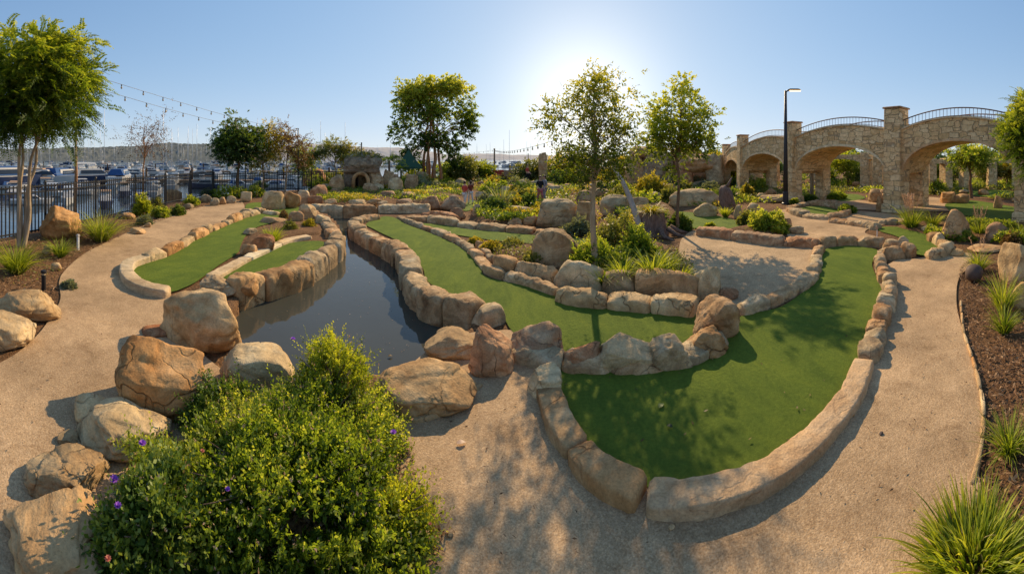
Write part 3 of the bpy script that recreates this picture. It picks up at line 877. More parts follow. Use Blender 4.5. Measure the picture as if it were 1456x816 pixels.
path_poly = px_poly([(345, 288), (330, 286), (285, 294), (240, 306), (190, 327), (150, 345), (118, 362), (92, 385), (84, 402), (86, 425), (72, 452), (50, 480), (20, 505), (-40, 540), (-160, 640), (-160, 900), (0, 1300), (500, 1500), (900, 1500), (1250, 1300), (1420, 900), (1396, 700), (1389, 655), (1397, 600), (1392, 548), (1380, 505), (1369, 471), (1360, 430), (1364, 395), (1385, 372), (1378, 360), (1345, 362), (1300, 368), (1270, 372), (1240, 400), (1215, 500), (1100, 640), (1000, 660), (850, 600), (790, 500), (735, 470), (640, 480), (560, 540), (500, 600), (430, 640), (380, 640), (330, 540), (250, 470), (250, 430), (215, 400), (200, 380), (255, 352), (300, 325), (345, 305)], 0, 5)
sheet('path', path_poly, .004, M['path'])
# gravel path beyond the terrace towards the bridge
sheet('gravel_path', px_poly([(1105, 300), (1140, 296), (1180, 306), (1215, 300), (1265, 304), (1290, 312), (1245, 322), (1230, 331), (1258, 340), (1250, 352), (1200, 348), (1160, 343), (1120, 336), (1125, 320), (1112, 310)], 0, 5), .004, M['path'])
sheet('gravel_path', px_poly([(1150, 285), (1200, 282), (1262, 288), (1300, 280), (1340, 282), (1440, 300), (1380, 300), (1300, 300), (1200, 296)], 0, 4), .003, M['path'])
sheet('terrace', px_poly([(966, 350), (972, 337), (992, 328), (1060, 338), (1110, 345), (1160, 348), (1172, 362), (1166, 382), (1145, 400), (1100, 418), (1060, 432), (1030, 440), (1005, 420), (985, 396), (966, 372)], 0, 5), .006, M['terrace'])

GREEN = {}
def green(key, px, z):
    GREEN[key] = px_poly(px, 0, 6)
    return sheet('putting_green', GREEN[key], z, M['turf'])
green('front', [(1232, 352), (1202, 350), (1172, 355), (1162, 366), (1165, 384), (1155, 404), (1135, 421), (1107, 438), (1060, 448), (1040, 462), (1030, 485), (1000, 508), (960, 522), (900, 526), (850, 526), (800, 524), (795, 556), (815, 600), (857, 652), (920, 694), (960, 699), (1022, 692), (1088, 667), (1150, 618), (1198, 560), (1222, 512), (1242, 460), (1254, 418), (1246, 394), (1240, 374), (1250, 358)], .008)
green('winding', [(521, 318), (533, 327), (573, 347), (592, 368), (602, 384), (606, 398), (625, 412), (655, 425), (700, 440), (715, 450), (727, 470), (755, 492), (800, 502), (850, 505), (900, 500), (960, 492), (1000, 478), (1000, 456), (982, 446), (925, 442), (855, 436), (790, 422), (745, 407), (692, 394), (682, 380), (665, 360), (640, 344), (610, 331), (578, 319), (562, 310), (545, 308)], .008)
green('left', [(190, 390), (194, 377), (235, 367), (262, 351), (282, 338), (300, 331), (322, 320), (350, 310), (385, 299), (415, 293), (430, 298), (415, 310), (388, 317), (366, 323), (350, 335), (342, 350), (338, 360), (312, 377), (292, 392), (272, 405), (240, 416), (214, 407)], .008)
green('lobe', [(312, 392), (340, 379), (380, 361), (412, 346), (455, 343), (466, 352), (444, 366), (428, 378), (395, 388), (370, 396), (340, 400)], .008)
green('small_back', [(352, 290), (370, 288), (378, 294), (366, 300), (350, 298)], .008)
green('narrow', [(590, 318), (620, 319), (665, 326), (720, 331), (775, 336), (840, 340), (840, 346), (770, 347), (720, 344), (660, 336), (615, 328)], .008)
green('round_right', [(1250, 323), (1290, 324), (1325, 338), (1338, 357), (1318, 364), (1294, 358), (1290, 344), (1272, 335), (1252, 329)], .008)
green('slope', [(928, 293), (960, 296), (1000, 302), (1040, 312), (1075, 323), (1060, 330), (1010, 327), (975, 322), (945, 312), (925, 303)], .008)
green('rimmed', [(1135, 297), (1160, 293), (1185, 297), (1192, 302), (1165, 306), (1140, 303)], .010)
green('arch_lawn', [(1345, 290), (1380, 285), (1440, 294), (1470, 305), (1440, 312), (1390, 309), (1355, 302)], .008)
green('arch_lawn_far', [(1375, 272), (1410, 270), (1450, 273), (1440, 279), (1390, 279)], .008)
green('far_a', [(655, 290), (668, 284), (676, 286), (674, 296), (660, 300)], .008)
green('far_b', [(1180, 278), (1215, 276), (1230, 282), (1195, 286)], .008)
green('far_c', [(690, 262), (715, 258), (745, 258), (735, 264), (700, 266)], .008)

# raised planting beds (soil mounds)
def bed(px, hgt, z=0.0):
    poly = px_poly(px, z, 5); c = sum(poly, Vector()) / len(poly)
    V = []; Fc = []; n = len(poly); rings = 7
    for k in range(rings):
        t = k / rings
        for p in poly:
            q = p.lerp(c, t); V.append((q.x, q.y, z + hgt * (1 - (1 - t) ** 3) * (1.0) + (0 if k else -.05)))
    V.append((c.x, c.y, z + hgt))
    for k in range(rings - 1):
        for i in range(n):
            j = (i + 1) % n; Fc.append((k * n + i, k * n + j, (k + 1) * n + j, (k + 1) * n + i))
    for i in range(n): Fc.append(((rings - 1) * n + i, (rings - 1) * n + (i + 1) % n, rings * n))
    V = np.array(V); V[:, 2] += fbm(V * 3, 5, 3) * .03
    o = mesh_obj('planting_bed', V, Fc, M['soil']); tag(o, kind='structure')
bed([(690, 362), (720, 350), (780, 350), (840, 348), (900, 340), (960, 350), (985, 380), (990, 402), (955, 412), (880, 408), (820, 402), (760, 388), (715, 378)], .22)
bed([(345, 340), (380, 320), (425, 308), (455, 310), (462, 330), (430, 336), (395, 345), (360, 360), (345, 362)], .10)
bed([(1020, 332), (1060, 322), (1110, 318), (1120, 332), (1080, 338)], .15)
bed([(670, 300), (720, 292), (770, 295), (775, 315), (730, 322), (680, 318)], .2)
bed([(870, 300), (930, 285), (960, 296), (950, 325), (900, 330)], .25)
bed([(1270, 322), (1300, 312), (1400, 322), (1470, 330), (1470, 352), (1400, 345), (1345, 345), (1300, 330)], .08)
bed([(560, 290), (600, 272), (660, 270), (665, 290), (620, 298)], .35)
bed([(445, 292), (470, 275), (560, 272), (580, 288), (520, 294)], .25)
bed([(940, 296), (960, 280), (1030, 280), (1050, 300), (1000, 304)], .2)

# hills across the harbour
def hill(name, ridge, D, mat, depth=120, seed=1, bump=2.0):
    xs = np.linspace(ridge[0][0], ridge[-1][0], 620)
    ys = np.interp(xs, [a for a, b in ridge], [b for a, b in ridge]); rows = 30
    V = np.zeros((len(xs), rows, 3))
    for k in range(rows):
        t = k / (rows - 1); d = D - depth * (1 - t)
        a = AZ(xs); X, Y = d * np.sin(a), d * np.cos(a)
        q = fbm(np.stack([X * .03, Y * .03, 0 * X], 1), seed, 6, .62) * bump * 2.2 + np.abs(fbm(np.stack([X * .16, Y * .16, 0 * X], 1), seed + 9, 3)) * bump * 1.3
        top = H - (ys - Y0) / F * D
        V[:, k] = np.stack([X, Y, -2.2 + (top + 2.2) * (1 - (1 - t) ** 1.7) + q * min(1, t * 6) - (bump * .6 if k else 0)], 1)
    i, j = np.meshgrid(np.arange(len(xs) - 1), np.arange(rows - 1), indexing='ij'); m = rows
    Fc = np.stack([i * m + j, (i + 1) * m + j, (i + 1) * m + j + 1, i * m + j + 1], -1).reshape(-1, 4)
    o = mesh_obj(name, V.reshape(-1, 3), Fc, mat, smooth=False); tag(o, kind='structure')
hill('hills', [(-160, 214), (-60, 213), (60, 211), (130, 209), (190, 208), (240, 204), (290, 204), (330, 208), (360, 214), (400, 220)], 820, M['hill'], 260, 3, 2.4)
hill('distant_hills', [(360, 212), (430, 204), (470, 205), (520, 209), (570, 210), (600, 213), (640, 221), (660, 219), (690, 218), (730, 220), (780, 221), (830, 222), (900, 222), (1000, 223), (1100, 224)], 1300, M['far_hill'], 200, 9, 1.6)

# ================================================================== BOULDERS
B = boulder
B('large split tan boulder at the pond corner by the left green', 283, 502, 118, 93, 'sandstone', .85, sub=5, crack=.05, n=2.8, facets=7)
B('big round brown boulder beside the path above the leafy bush', 228, 602, 131, 126, 'sandstone', .85, sub=5, crack=.02, n=2.7, facets=4)
B('smooth tan boulder half in the pond behind the bush', 364, 566, 108, 80, 'sandstone', .8, sub=5, crack=.02, facets=4)
B('lumpy tan boulder between the round boulder and the pale one', 176, 658, 136, 94, 'sandstone', .8, sub=5, crack=.06, lump=.32)
B('pale cream boulder top sitting on the corner rock', 96, 722, 124, 92, 'pale_rock', .7, sub=5, crack=.05, lump=.3, z0=.0)
B('wide cracked pale rock at the bottom corner beside the bush', 80, 850, 158, 160, 'pale_rock', .8, sub=5, crack=.09, lump=.3, n=3.0, facets=9)
B('small flat reddish rock in front of the split boulder', 222, 480, 42, 19, 'red_rock', .8)
B('low tan rock behind the lumpy boulder on the path', 134, 606, 58, 48, 'sandstone', .8)
B('small tan stone between the lumpy boulder and the pale one', 96, 634, 30, 16, 'pale_rock', .8)
B('long tan boulder at the left edge of the path', 40, 457, 96, 46, 'sandstone', .7, sub=5, crack=.03)
B('pale wrinkled rock lying below the long boulder at the path edge', 16, 500, 72, 60, 'pale_rock', .8, sub=5, crack=.06, lump=.3)
B('big low golden boulder on the gravel right of the bush', 606, 596, 146, 88, 'sandstone', .75, sub=5, crack=.03, n=2.5, facets=5)
B('tan boulder at the pond end touching the low golden boulder', 648, 512, 92, 49, 'sandstone', .8, sub=5, facets=6)
B('angular reddish boulder standing at the tip of the pond wall', 698, 538, 66, 78, 'red_rock', .8, sub=5, n=3, facets=10)
# stones dividing winding and front green
B('rough brown boulder at the start of the stone divider across the green', 763, 517, 76, 61, 'red_rock', .85, sub=5, n=3, facets=10, crack=.05)
B('low reddish boulder in the divider beside the rough brown one', 822, 529, 66, 44, 'red_rock', .8, sub=5, n=3, facets=8)
B('long pale topped boulder at the middle of the stone divider', 892, 531, 90, 59, 'pale_rock', .7, sub=5, n=3.2, facets=9, crack=.05)
B('blocky brown boulder between the long pale one and the greyish one', 954, 529, 62, 56, 'wall_stone', .8, sub=5, n=3.2, facets=9)
B('greyish boulder in the divider below the tall red block', 1004, 512, 64, 50, 'pale_rock', .8, sub=5, n=3, facets=9)
B('tall reddish block at the meeting of divider and terrace edge', 1019, 484, 68, 66, 'wall_stone', .85, sub=5, n=3.6, facets=6, crack=.03, rough=.03)
B('upright golden block on top of the planter corner', 1006, 427, 40, 48, 'sandstone', .9, sub=5, n=4, facets=6)
B('small dark red wedge stone behind the tall block', 1037, 428, 28, 20, 'red_rock', .9)
# planter of the island
B('tall dome shaped boulder among the shrubs of the planter', 788, 388, 66, 64, 'grey_rock', .9, sub=5, n=2.3, facets=2, crack=.012, lump=.12)
B('huge smooth round boulder beyond the planter', 792, 323, 60, 42, 'pale_rock', .8, sub=5, n=2.7, facets=3, crack=.01, lump=.12)
B('smooth boulder leaning on the right of the huge round one', 832, 324, 34, 38, 'pale_rock', .8, facets=4)
B('grey boulder above the smooth pair in the middle garden', 832, 290, 26, 20, 'grey_rock')
B('wide tan boulder behind the thin tree', 876, 308, 46, 32, 'sandstone', .7, facets=4)
B('slab of pale rock behind the thin tree trunk', 905, 300, 40, 20, 'pale_rock', .6)
for (x, yb, w, h, m, lab) in [
    (389, 298, 36, 27, 'sandstone', 'round tan boulder at the head of the left green'),
    (415, 296, 26, 24, 'sandstone', 'tan boulder right of the round one at the left green'),
    (431, 291, 19, 21, 'wall_stone', 'narrow upright boulder between the left green and the pond'),
    (452, 287, 28, 25, 'red_rock', 'leaning slab of brown rock beside the pond head'),
    (421, 318, 23, 18, 'wall_stone', 'brown rock beside the flowers at the tip of the left green planter'),
    (437, 314, 27, 24, 'sandstone', 'rounded boulder at the pond edge of the left green planter'),
    (457, 320, 18, 15, 'sandstone', 'small tan stone at the pond edge under the rounded boulder'),
    (373, 358, 36, 26, 'red_rock', 'cluster rock of red brown stone on the left green planter'),
    (354, 363, 26, 16, 'wall_stone', 'flat wedge stone in front of the red brown cluster rock'),
    (390, 318, 40, 10, 'grey_rock', 'low grey slab along the left green planter'),
    (356, 334, 22, 10, 'grey_rock', 'low stone at the left rim of the left green planter'),
    (305, 293, 14, 12, 'wall_stone', 'square stone at the head of the left path'),
    (316, 291, 12, 11, 'grey_rock', 'grey stone next to the square one by the path head'),
    (329, 289, 15, 11, 'wall_stone', 'tan stone third along the path head border'),
    (350, 287, 17, 15, 'sandstone', 'golden stone below the lime hedge'),
    (268, 297, 15, 8, 'pale_rock', 'flat pale stone by the shrubs at the path bend'),
    (294, 288, 18, 12, 'grey_rock', 'grey boulder below the fence at the path bend'),
    (246, 285, 26, 16, 'sandstone', 'brown boulder standing against the fence'),
    (196, 333, 24, 10, 'pale_rock', 'pale flat stone at the mulch edge of the left path'),
    (210, 324, 10, 8, 'pale_rock', 'tiny pale stone near the flat one at the mulch edge'),
    (183, 311, 20, 9, 'grey_rock', 'low grey stone in the mulch below the green shrub'),
    (80, 385, 16, 12, 'pale_rock', 'small pale stone in the mulch behind the bollard'),
    (68, 362, 18, 14, 'red_rock', 'reddish stone in the mulch between two grass tufts'),
    (527, 280, 24, 20, 'wall_stone', 'round boulder beside the grotto door'),
    (557, 267, 24, 20, 'red_rock', 'brown boulder right of the grotto'),
    (585, 273, 20, 26, 'wall_stone', 'upright stacked rock between grotto and big tree'),
    (583, 289, 26, 17, 'wall_stone', 'wide stone below the upright stacked rock'),
    (613, 298, 28, 20, 'red_rock', 'brown boulder on the bank at the far pond end'),
    (644, 299, 38, 22, 'red_rock', 'long brown boulder at the far corner of the pond'),
    (553, 285, 28, 14, 'red_rock', 'flat brown block in front of the grotto terrace'),
    (477, 280, 16, 12, 'grey_rock', 'greyish stone left of the grotto'),
    (462, 275, 22, 14, 'wall_stone', 'tan rock near the fence end'),
    (500, 283, 34, 8, 'grey_rock', 'low step slab before the grotto door'),
    (487, 288, 26, 9, 'wall_stone', 'low step slab nearest the pond before the grotto'),
    (569, 262, 14, 12, 'wall_stone', 'small rock above the brown boulder by the grotto'),
    (446, 262, 34, 22, 'red_rock', 'dark red brown rock mass left of the grotto'),
    (651, 312, 24, 17, 'red_rock', 'pointed rock at the bend behind the winding green'),
    (678, 309, 13, 19, 'wall_stone', 'tilted tan stone in the middle bed'),
    (684, 309, 15, 11, 'pale_rock', 'pale round stone in the middle bed'),
    (706, 318, 32, 10, 'grey_rock', 'flat slab in front of the middle bed'),
    (732, 321, 22, 12, 'wall_stone', 'rounded slab beside the bright green clump'),
    (755, 321, 22, 14, 'grey_rock', 'grey stone against the huge round boulder'),
    (738, 307, 46, 15, 'grey_rock', 'long low grey boulder behind the bright green clump'),
    (701, 296, 15, 20, 'wall_stone', 'upright brown stone beside the yucca'),
    (683, 284, 14, 12, 'red_rock', 'square brown stone by the path people walk'),
    (703, 272, 24, 12, 'wall_stone', 'wide brown rock below the far pole'),
    (741, 269, 20, 10, 'sandstone', 'low tan rock in front of the standing stone'),
    (790, 275, 28, 12, 'sandstone', 'flat topped tan rock right of the standing stone'),
    (684, 264, 12, 7, 'red_rock', 'little brown rock behind the path people walk'),
    (706, 307, 9, 8, 'red_rock', 'little purple brown stone below the dark clump'),
    (990, 299, 80, 31, 'sandstone', 'long massive tan boulder above the sloping green'),
    (1003, 309, 36, 21, 'sandstone', 'tan boulder at the edge of the sloping green'),
    (1070, 305, 20, 17, 'sandstone', 'pointed tan rock before the bridge pier'),
    (1084, 306, 18, 9, 'wall_stone', 'low rock beside the pointed one before the bridge'),
    (972, 318, 14, 11, 'red_rock', 'reddish stone at the foot of the slender green tree'),
    (1049, 311, 12, 20, 'pale_rock', 'narrow pale rock beside the bright green grass'),
    (1058, 320, 18, 9, 'pale_rock', 'low pale rock at the lower edge of the sloping green'),
    (1066, 330, 24, 8, 'pale_rock', 'flat pale stone at the end of the sloping green'),
    (1119, 327, 14, 17, 'red_rock', 'dark upright stone at the shrub by the gravel path'),
    (1132, 333, 22, 13, 'wall_stone', 'tan stone below the dark upright one'),
    (1359, 343, 44, 46, 'pale_rock', 'tall pointed pale boulder in the bed before the bridge'),
    (1333, 336, 20, 12, 'grey_rock', 'mossy grey stone left of the tall pointed boulder'),
    (1421, 345, 42, 30, 'red_rock', 'brown boulder right of the tall pointed one'),
    (1444, 402, 52, 58, 'sandstone', 'large golden boulder at the right edge of the mulch'),
    (1450, 440, 34, 40, 'sandstone', 'golden rock below the large one at the right edge'),
    (1268, 356, 28, 17, 'wall_stone', 'square stone at the top of the right stone wall'),
    (1285, 355, 17, 20, 'wall_stone', 'upright stone beside the round right green'),
    (1361, 365, 20, 13, 'sandstone', 'small golden boulder below the round right green'),
    (1405, 360, 60, 14, 'grey_rock', 'long flat grey rock in the bed before the bridge'),
    (1246, 288, 24, 20, 'grey_rock', 'grey boulder under the middle arch'),
    (1252, 300, 14, 22, 'grey_rock', 'upright grey rock against the middle pier'),
    (1347, 289, 22, 17, 'sandstone', 'golden block at the rock cascade under the wide arch'),
    (1366, 289, 26, 14, 'sandstone', 'striped golden rock right of the golden block'),
    (1419, 296, 14, 18, 'grey_rock', 'grey upright stone on the lawn under the wide arch'),
    (1290, 288, 26, 12, 'grey_rock', 'dark boulder at the foot of the middle pier'),
    (1100, 288, 44, 12, 'wall_stone', 'low flat rock under the small arch'),
    (1055, 280, 36, 8, 'wall_stone', 'low flat rock before the small arch'),
    (932, 290, 30, 18, 'wall_stone', 'brown rock behind the stump planter'),
    (870, 270, 30, 14, 'grey_rock', 'grey rock behind the thin tree'),
    (948, 275, 26, 14, 'grey_rock', 'grey rock below the cave mound'),
]:
    B(lab, x, yb, w, h, m, .8, sub=4 if w > 20 else 3, crack=.03, n=2.7)
B('big sloping golden boulder leaning on the iron fence', 86, 340, 62, 48, 'sandstone', .9, sub=5, n=2.4, facets=5, crack=.02)
B('tall narrow standing stone in front of the hills', 772, 262, 13, 46, 'wall_stone', .8, name='standing_stone', cat='standing stone', n=3.2, facets=3, sub=4, sink=.05)
# rock mound with the cave hole
for (x, yb, w, h, m, lab, D_) in [
    (930, 262, 64, 54, 'red_rock', 'broad rock face of the far mound', 24.5), (906, 262, 36, 46, 'wall_stone', 'tall rock at the left end of the far mound', 24.8),
    (960, 260, 96, 56, 'wall_stone', 'huge rear rock of the far mound', 27.5), (971, 263, 32, 46, 'red_rock', 'rock pillar left of the cave hole', 24.5),
    (1017, 263, 30, 46, 'wall_stone', 'rock pillar right of the cave hole', 24.5), (996, 264, 34, 8, 'wall_stone', 'low sill rock under the cave hole', 24.2)]:
    B(lab, x, yb, w, h, m, .8, crack=.05, n=3, D=D_, rough=.05)
B('long lintel rock lying over the cave hole', 995, 246, 68, 27, 'wall_stone', .8, D=24.5, z0=ZT(246, 24.5), sink=.06, crack=.05, rough=.05)
B('dark overhanging rock on top of the far mound', 909, 222, 30, 15, 'grey_rock', .8, D=25, z0=ZT(224, 25), sink=.1)
B('pale round rock on top of the far mound', 932, 226, 18, 14, 'sandstone', .8, D=25, z0=ZT(226, 25), sink=.1)
B('flat capping rock above the cave hole', 965, 232, 44, 14, 'grey_rock', .8, D=25, z0=ZT(232, 25), sink=.1)

for k, (x, yb, w, h) in enumerate([(478, 274, 24, 26), (562, 276, 22, 24), (600, 262, 20, 18), (448, 290, 22, 12), (470, 292, 20, 10), (508, 291, 26, 8), (532, 291, 22, 9), (575, 292, 24, 10), (598, 286, 20, 10), (628, 276, 22, 9), (604, 272, 18, 8), (650, 278, 16, 10), (545, 293, 16, 8), (490, 279, 16, 8), (640, 268, 16, 8), (662, 274, 12, 8), (520, 284, 14, 7)]):
    B('weathered rock on the terraced bank around the grotto', x, yb, w, h, ['wall_stone', 'sandstone', 'grey_rock', 'red_rock'][k % 4], .8, sub=4, group='rocks on the bank around the grotto', seed=880 + k, z0=.1)
# scattered mid-distance rocks
r_ = np.random.default_rng(21)
mid_n = 0
for k in range(190):
    x = r_.uniform(450, 1040); yb = r_.uniform(252, 298)
    if 640 < x < 690 and yb > 268: continue
    if 490 < x < 560: continue
    if x < 560 and yb < 272: continue
    if x < 660 and yb > 280: continue
    if 755 < x < 850 and yb > 276: continue
    if 925 < x and yb > 288: continue
    w = r_.uniform(9, 24) * (yb - 235) / 40
    B('low weathered rock among the shrubs of the far garden', x, yb, w, w * r_.uniform(.35, .7), ['sandstone', 'wall_stone', 'grey_rock', 'red_rock'][k % 4], .9, sub=3, group='small rocks of the far garden', seed=500 + k)
for k in range(26):
    x = r_.uniform(1050, 1450); yb = r_.uniform(262, 290)
    w = r_.uniform(10, 22)
    B('low weathered rock on the ground near the bridge', x, yb, w, w * r_.uniform(.3, .6), ['sandstone', 'wall_stone', 'grey_rock'][k % 3], .9, sub=3, group='small rocks near the bridge', seed=700 + k)

# ================================================================== STONE WALLS AND KERBS
def PP(px, z=0.0): return [P(x, y, z) for x, y in px]
# pond wall of the winding green; stones reach down into the water
stone_row('rough stone wall between the pond and the winding green', PP([(535, 311), (512, 315), (504, 320), (510, 330), (540, 345), (566, 358), (580, 374), (584, 392), (594, 412), (618, 428), (652, 438), (690, 452), (708, 462)]), .40, .17, .45, .95, 'wall_stone', drop=.55, sub=4)
stone_row('low stone edging on the inner side of the winding green', PP([(566, 309), (582, 317), (615, 328), (648, 342), (672, 360), (690, 380), (702, 390), (750, 404), (795, 419)]), .24, .11, .45, .95, 'wall_stone', drop=.1, sub=4)
stone_row('lower tier of big flat stones along the planter', PP([(795, 424), (826, 430), (892, 436), (955, 442), (990, 446)]), .34, .22, .60, .95, 'sandstone', drop=.1, sub=5)
stone_row('upper tier of brown stones around the planter', PP([(700, 384), (735, 390), (775, 402), (830, 412), (880, 415), (930, 418), (992, 420)]), .32, .34, .42, .85, 'grey_rock', drop=.05, sub=4)
stone_row('stone edging at the upper rim of the planter', PP([(700, 372), (690, 362), (680, 352)]), .2, .15, .25, .4, 'wall_stone')
stone_row('stone edging between terrace and front green', PP([(1052, 446), (1090, 434), (1128, 416), (1148, 402), (1160, 384), (1160, 366), (1166, 356)]), .26, .14, .4, .8, 'wall_stone', sub=4)
stone_row('row of long stones at the back of the terrace', PP([(992, 334), (1020, 337), (1060, 343), (1100, 348), (1140, 350), (1165, 352)]), .4, .24, .8, 1.6, 'red_rock', sub=4)
stone_row('low stones closing the top of the front green', PP([(1168, 351), (1200, 347), (1235, 349), (1258, 350)]), .28, .20, .35, .7, 'wall_stone', sub=4)
stone_row('stacked stone wall between front green and right path', PP([(1262, 357), (1252, 368), (1252, 386), (1262, 402), (1266, 420), (1258, 444), (1249, 470), (1240, 496), (1232, 516)]), .24, .17, .13, .27, 'wall_stone', sub=4)
stone_row('stones around the head of the right stone wall', PP([(1256, 366), (1275, 366), (1296, 360)]), .34, .26, .4, .6, 'wall_stone', sub=4)
stone_row('pale stones beside the round right green', PP([(1326, 340), (1336, 348), (1346, 356), (1340, 364), (1318, 368)]), .30, .22, .3, .5, 'pale_rock', sub=4)
stone_row('low edging stones above the round right green', PP([(1180, 316), (1215, 320), (1250, 326)]), .3, .14, .5, .9, 'wall_stone')
stone_row('low edging stones behind the round right green', PP([(1250, 317), (1290, 319), (1325, 331)]), .3, .12, .5, .9, 'grey_rock')
stone_row('stone rim around the small round green', PP([(1125, 299), (1150, 291), (1185, 293), (1202, 301), (1196, 308), (1170, 311), (1140, 307)]), .4, .2, .5, 1.0, 'wall_stone', closed=True)
stone_row('low mortared stone footing of the divider between winding and front green', PP([(735, 503), (790, 517), (860, 521), (930, 519), (985, 506), (1022, 482)]), .30, .13, .35, .7, 'wall_stone')
kerb('curved pale kerb at the tip of the left green', PP([(240, 421), (212, 416), (190, 406), (180, 392), (184, 380), (208, 371)]), .26, .12, (.5,))
stone_row('rough stones along the path side of the left green', PP([(206, 372), (232, 364), (256, 352), (272, 341), (290, 333), (318, 320), (345, 310), (372, 302)]), .28, .17, .35, .9, 'sandstone', sub=4, hvar=.4)
stone_row('big stones on the pond side of the left green', PP([(330, 418), (352, 410), (378, 402), (408, 394), (436, 384)]), .40, .26, .5, .9, 'sandstone', drop=.5, sub=5)
stone_row('knobbly pond wall around the right end of the left green', PP([(430, 384), (452, 372), (470, 360), (477, 344), (470, 328), (458, 316), (446, 306)]), .38, .20, .4, .75, 'wall_stone', drop=.55, sub=4)
kerb('low pale kerb dividing the two lobes of the left green', PP([(300, 398), (318, 388), (345, 373), (378, 357), (412, 343), (440, 338)]), .24, .07, (.35, .7))
B('brown rock at the joint of the two left green lobes', 312, 424, 56, 34, 'wall_stone', .9, sub=5, facets=8)
B('tan block on the pond side next to the split boulder', 348, 420, 40, 28, 'sandstone', .8, sub=4, facets=8, n=3.5)
stone_row('long low stone wall at the far side of the pond', PP([(440, 299), (470, 300), (520, 301), (570, 301), (612, 301)]), .5, .28, .8, 1.7, 'wall_stone', drop=.5, sub=4)
stone_row('stones along the narrow green behind the winding green', PP([(578, 313), (610, 314), (650, 320), (700, 326), (760, 331), (800, 334)]), .45, .18, .6, 1.3, 'wall_stone', sub=4)
stone_row('brown stones in front of the narrow green', PP([(600, 311), (622, 310), (650, 314)]), .5, .28, .7, 1.2, 'red_rock', sub=4)
stone_row('stones around the small far green by the pond', PP([(345, 300), (372, 303), (395, 306)]), .3, .16, .4, .8, 'pale_rock')
# front kerb
kerb('smooth curved kerb sweeping round the front green', PP([(1230, 520), (1209, 570), (1163, 628), (1101, 678), (1030, 708), (966, 719), (920, 717)]), .205, .085, (), seed=5)
kerb('rough cast kerb on the left of the front green', PP([(912, 714), (848, 678), (802, 620), (782, 572), (777, 556)]), .215, .10, (.42,), seed=8, mat='pale_rock')
B('pale stone at the upper end of the left front kerb', 774, 570, 50, 56, 'pale_rock', 1.0, sub=5, n=3, facets=7)
stone_row('thin stone lip at the right edge of the gravel path', PP([(1366, 430), (1370, 471), (1384, 515), (1394, 556), (1399, 600), (1392, 655), (1382, 690)]), .035, .03, .18, .4, 'pale_rock', drop=.03, sub=2, name='path_edging', cat='path edging')
stone_row('thin stone lip along the low golden boulder', PP([(585, 600), (620, 592), (655, 572), (684, 548)]), .05, .035, .2, .4, 'pale_rock', drop=.03, sub=2, name='path_edging', cat='path edging')

# mulch chips and gravel (nobody could count these)
def chips(name, px, n, size, mat, z=0.0, dens=None, seed=1):
    poly = px_poly(px, 0, 4); r = np.random.default_rng(seed)
    xs = np.array([p.x for p in poly]); ys = np.array([p.y for p in poly])
    X = r.uniform(xs.min(), xs.max(), n * 4); Y = r.uniform(ys.min(), ys.max(), n * 4)
    k = inside(X, Y, [(p.x, p.y) for p in poly]); X, Y = X[k][:n], Y[k][:n]; n = len(X)
    a = r.uniform(0, 2 * pi, n)
    d = np.stack([np.cos(a), np.sin(a), r.normal(0, .25, n)], 1)
    nr = np.stack([r.normal(0, .35, n), r.normal(0, .35, n), np.ones(n)], 1)
    L = size * r.uniform(.5, 1.5, n); w = L * r.uniform(.18, .4, n)
    v, f = leaf_arrays(np.stack([X, Y, np.full(n, z + .006) + r.uniform(0, .014, n)], 1) - d * L[:, None] * .5, d, nr, L, w, -.1)
    o = mesh_obj(name, v, f, M[mat], tint=np.repeat(r.uniform(0, 1, n), 4), smooth=False)
    tag(o, kind='stuff'); return o
M['chip'] = leaf_mat('chip', (.07, .03, .014), (.20, .105, .05), (.38, .23, .12), .05, (1, 1, 1), .8, .2)
chips('mulch_debris', [(1374, 372), (1366, 430), (1374, 471), (1396, 548), (1402, 600), (1394, 655), (1384, 700), (1430, 760), (1560, 760), (1560, 420), (1470, 372)], 9000, .045, 'chip', seed=2)
chips('mulch_debris', [(345, 288), (285, 296), (190, 329), (118, 364), (88, 390), (80, 405), (86, 428), (40, 440), (-60, 450), (-80, 360), (0, 345), (190, 303), (300, 281)], 7000, .06, 'chip', seed=3)
chips('mulch_debris', [(700, 365), (780, 352), (900, 345), (975, 380), (985, 405), (880, 410), (760, 388)], 3000, .05, 'chip', z=.16, seed=4)
chips('mulch_debris', [(500, 600), (570, 620), (600, 700), (640, 760), (560, 860), (400, 860), (350, 620)], 2500, .04, 'chip', z=.006, seed=6)

chips('leaf_debris', [(800, 530), (1240, 360), (1240, 460), (1160, 610), (1020, 690), (920, 690), (830, 620)], 70, .03, 'brown_leaf', z=.008, seed=9)
chips('leaf_debris', [(640, 540), (780, 560), (860, 730), (1180, 680), (1290, 480), (1290, 400), (1350, 400), (1380, 640), (1250, 800), (700, 900), (640, 700)], 260, .022, 'chip', z=.004, seed=10)
chips('leaf_debris', [(90, 400), (180, 400), (240, 470), (200, 560), (60, 640), (-80, 700), (-60, 540), (60, 480)], 160, .025, 'chip', z=.004, seed=11)
chips('floating_debris', [(345, 470), (400, 420), (480, 380), (500, 350), (560, 400), (620, 460), (560, 510), (450, 540)], 130, .02, 'plume', z=ZW, seed=12)
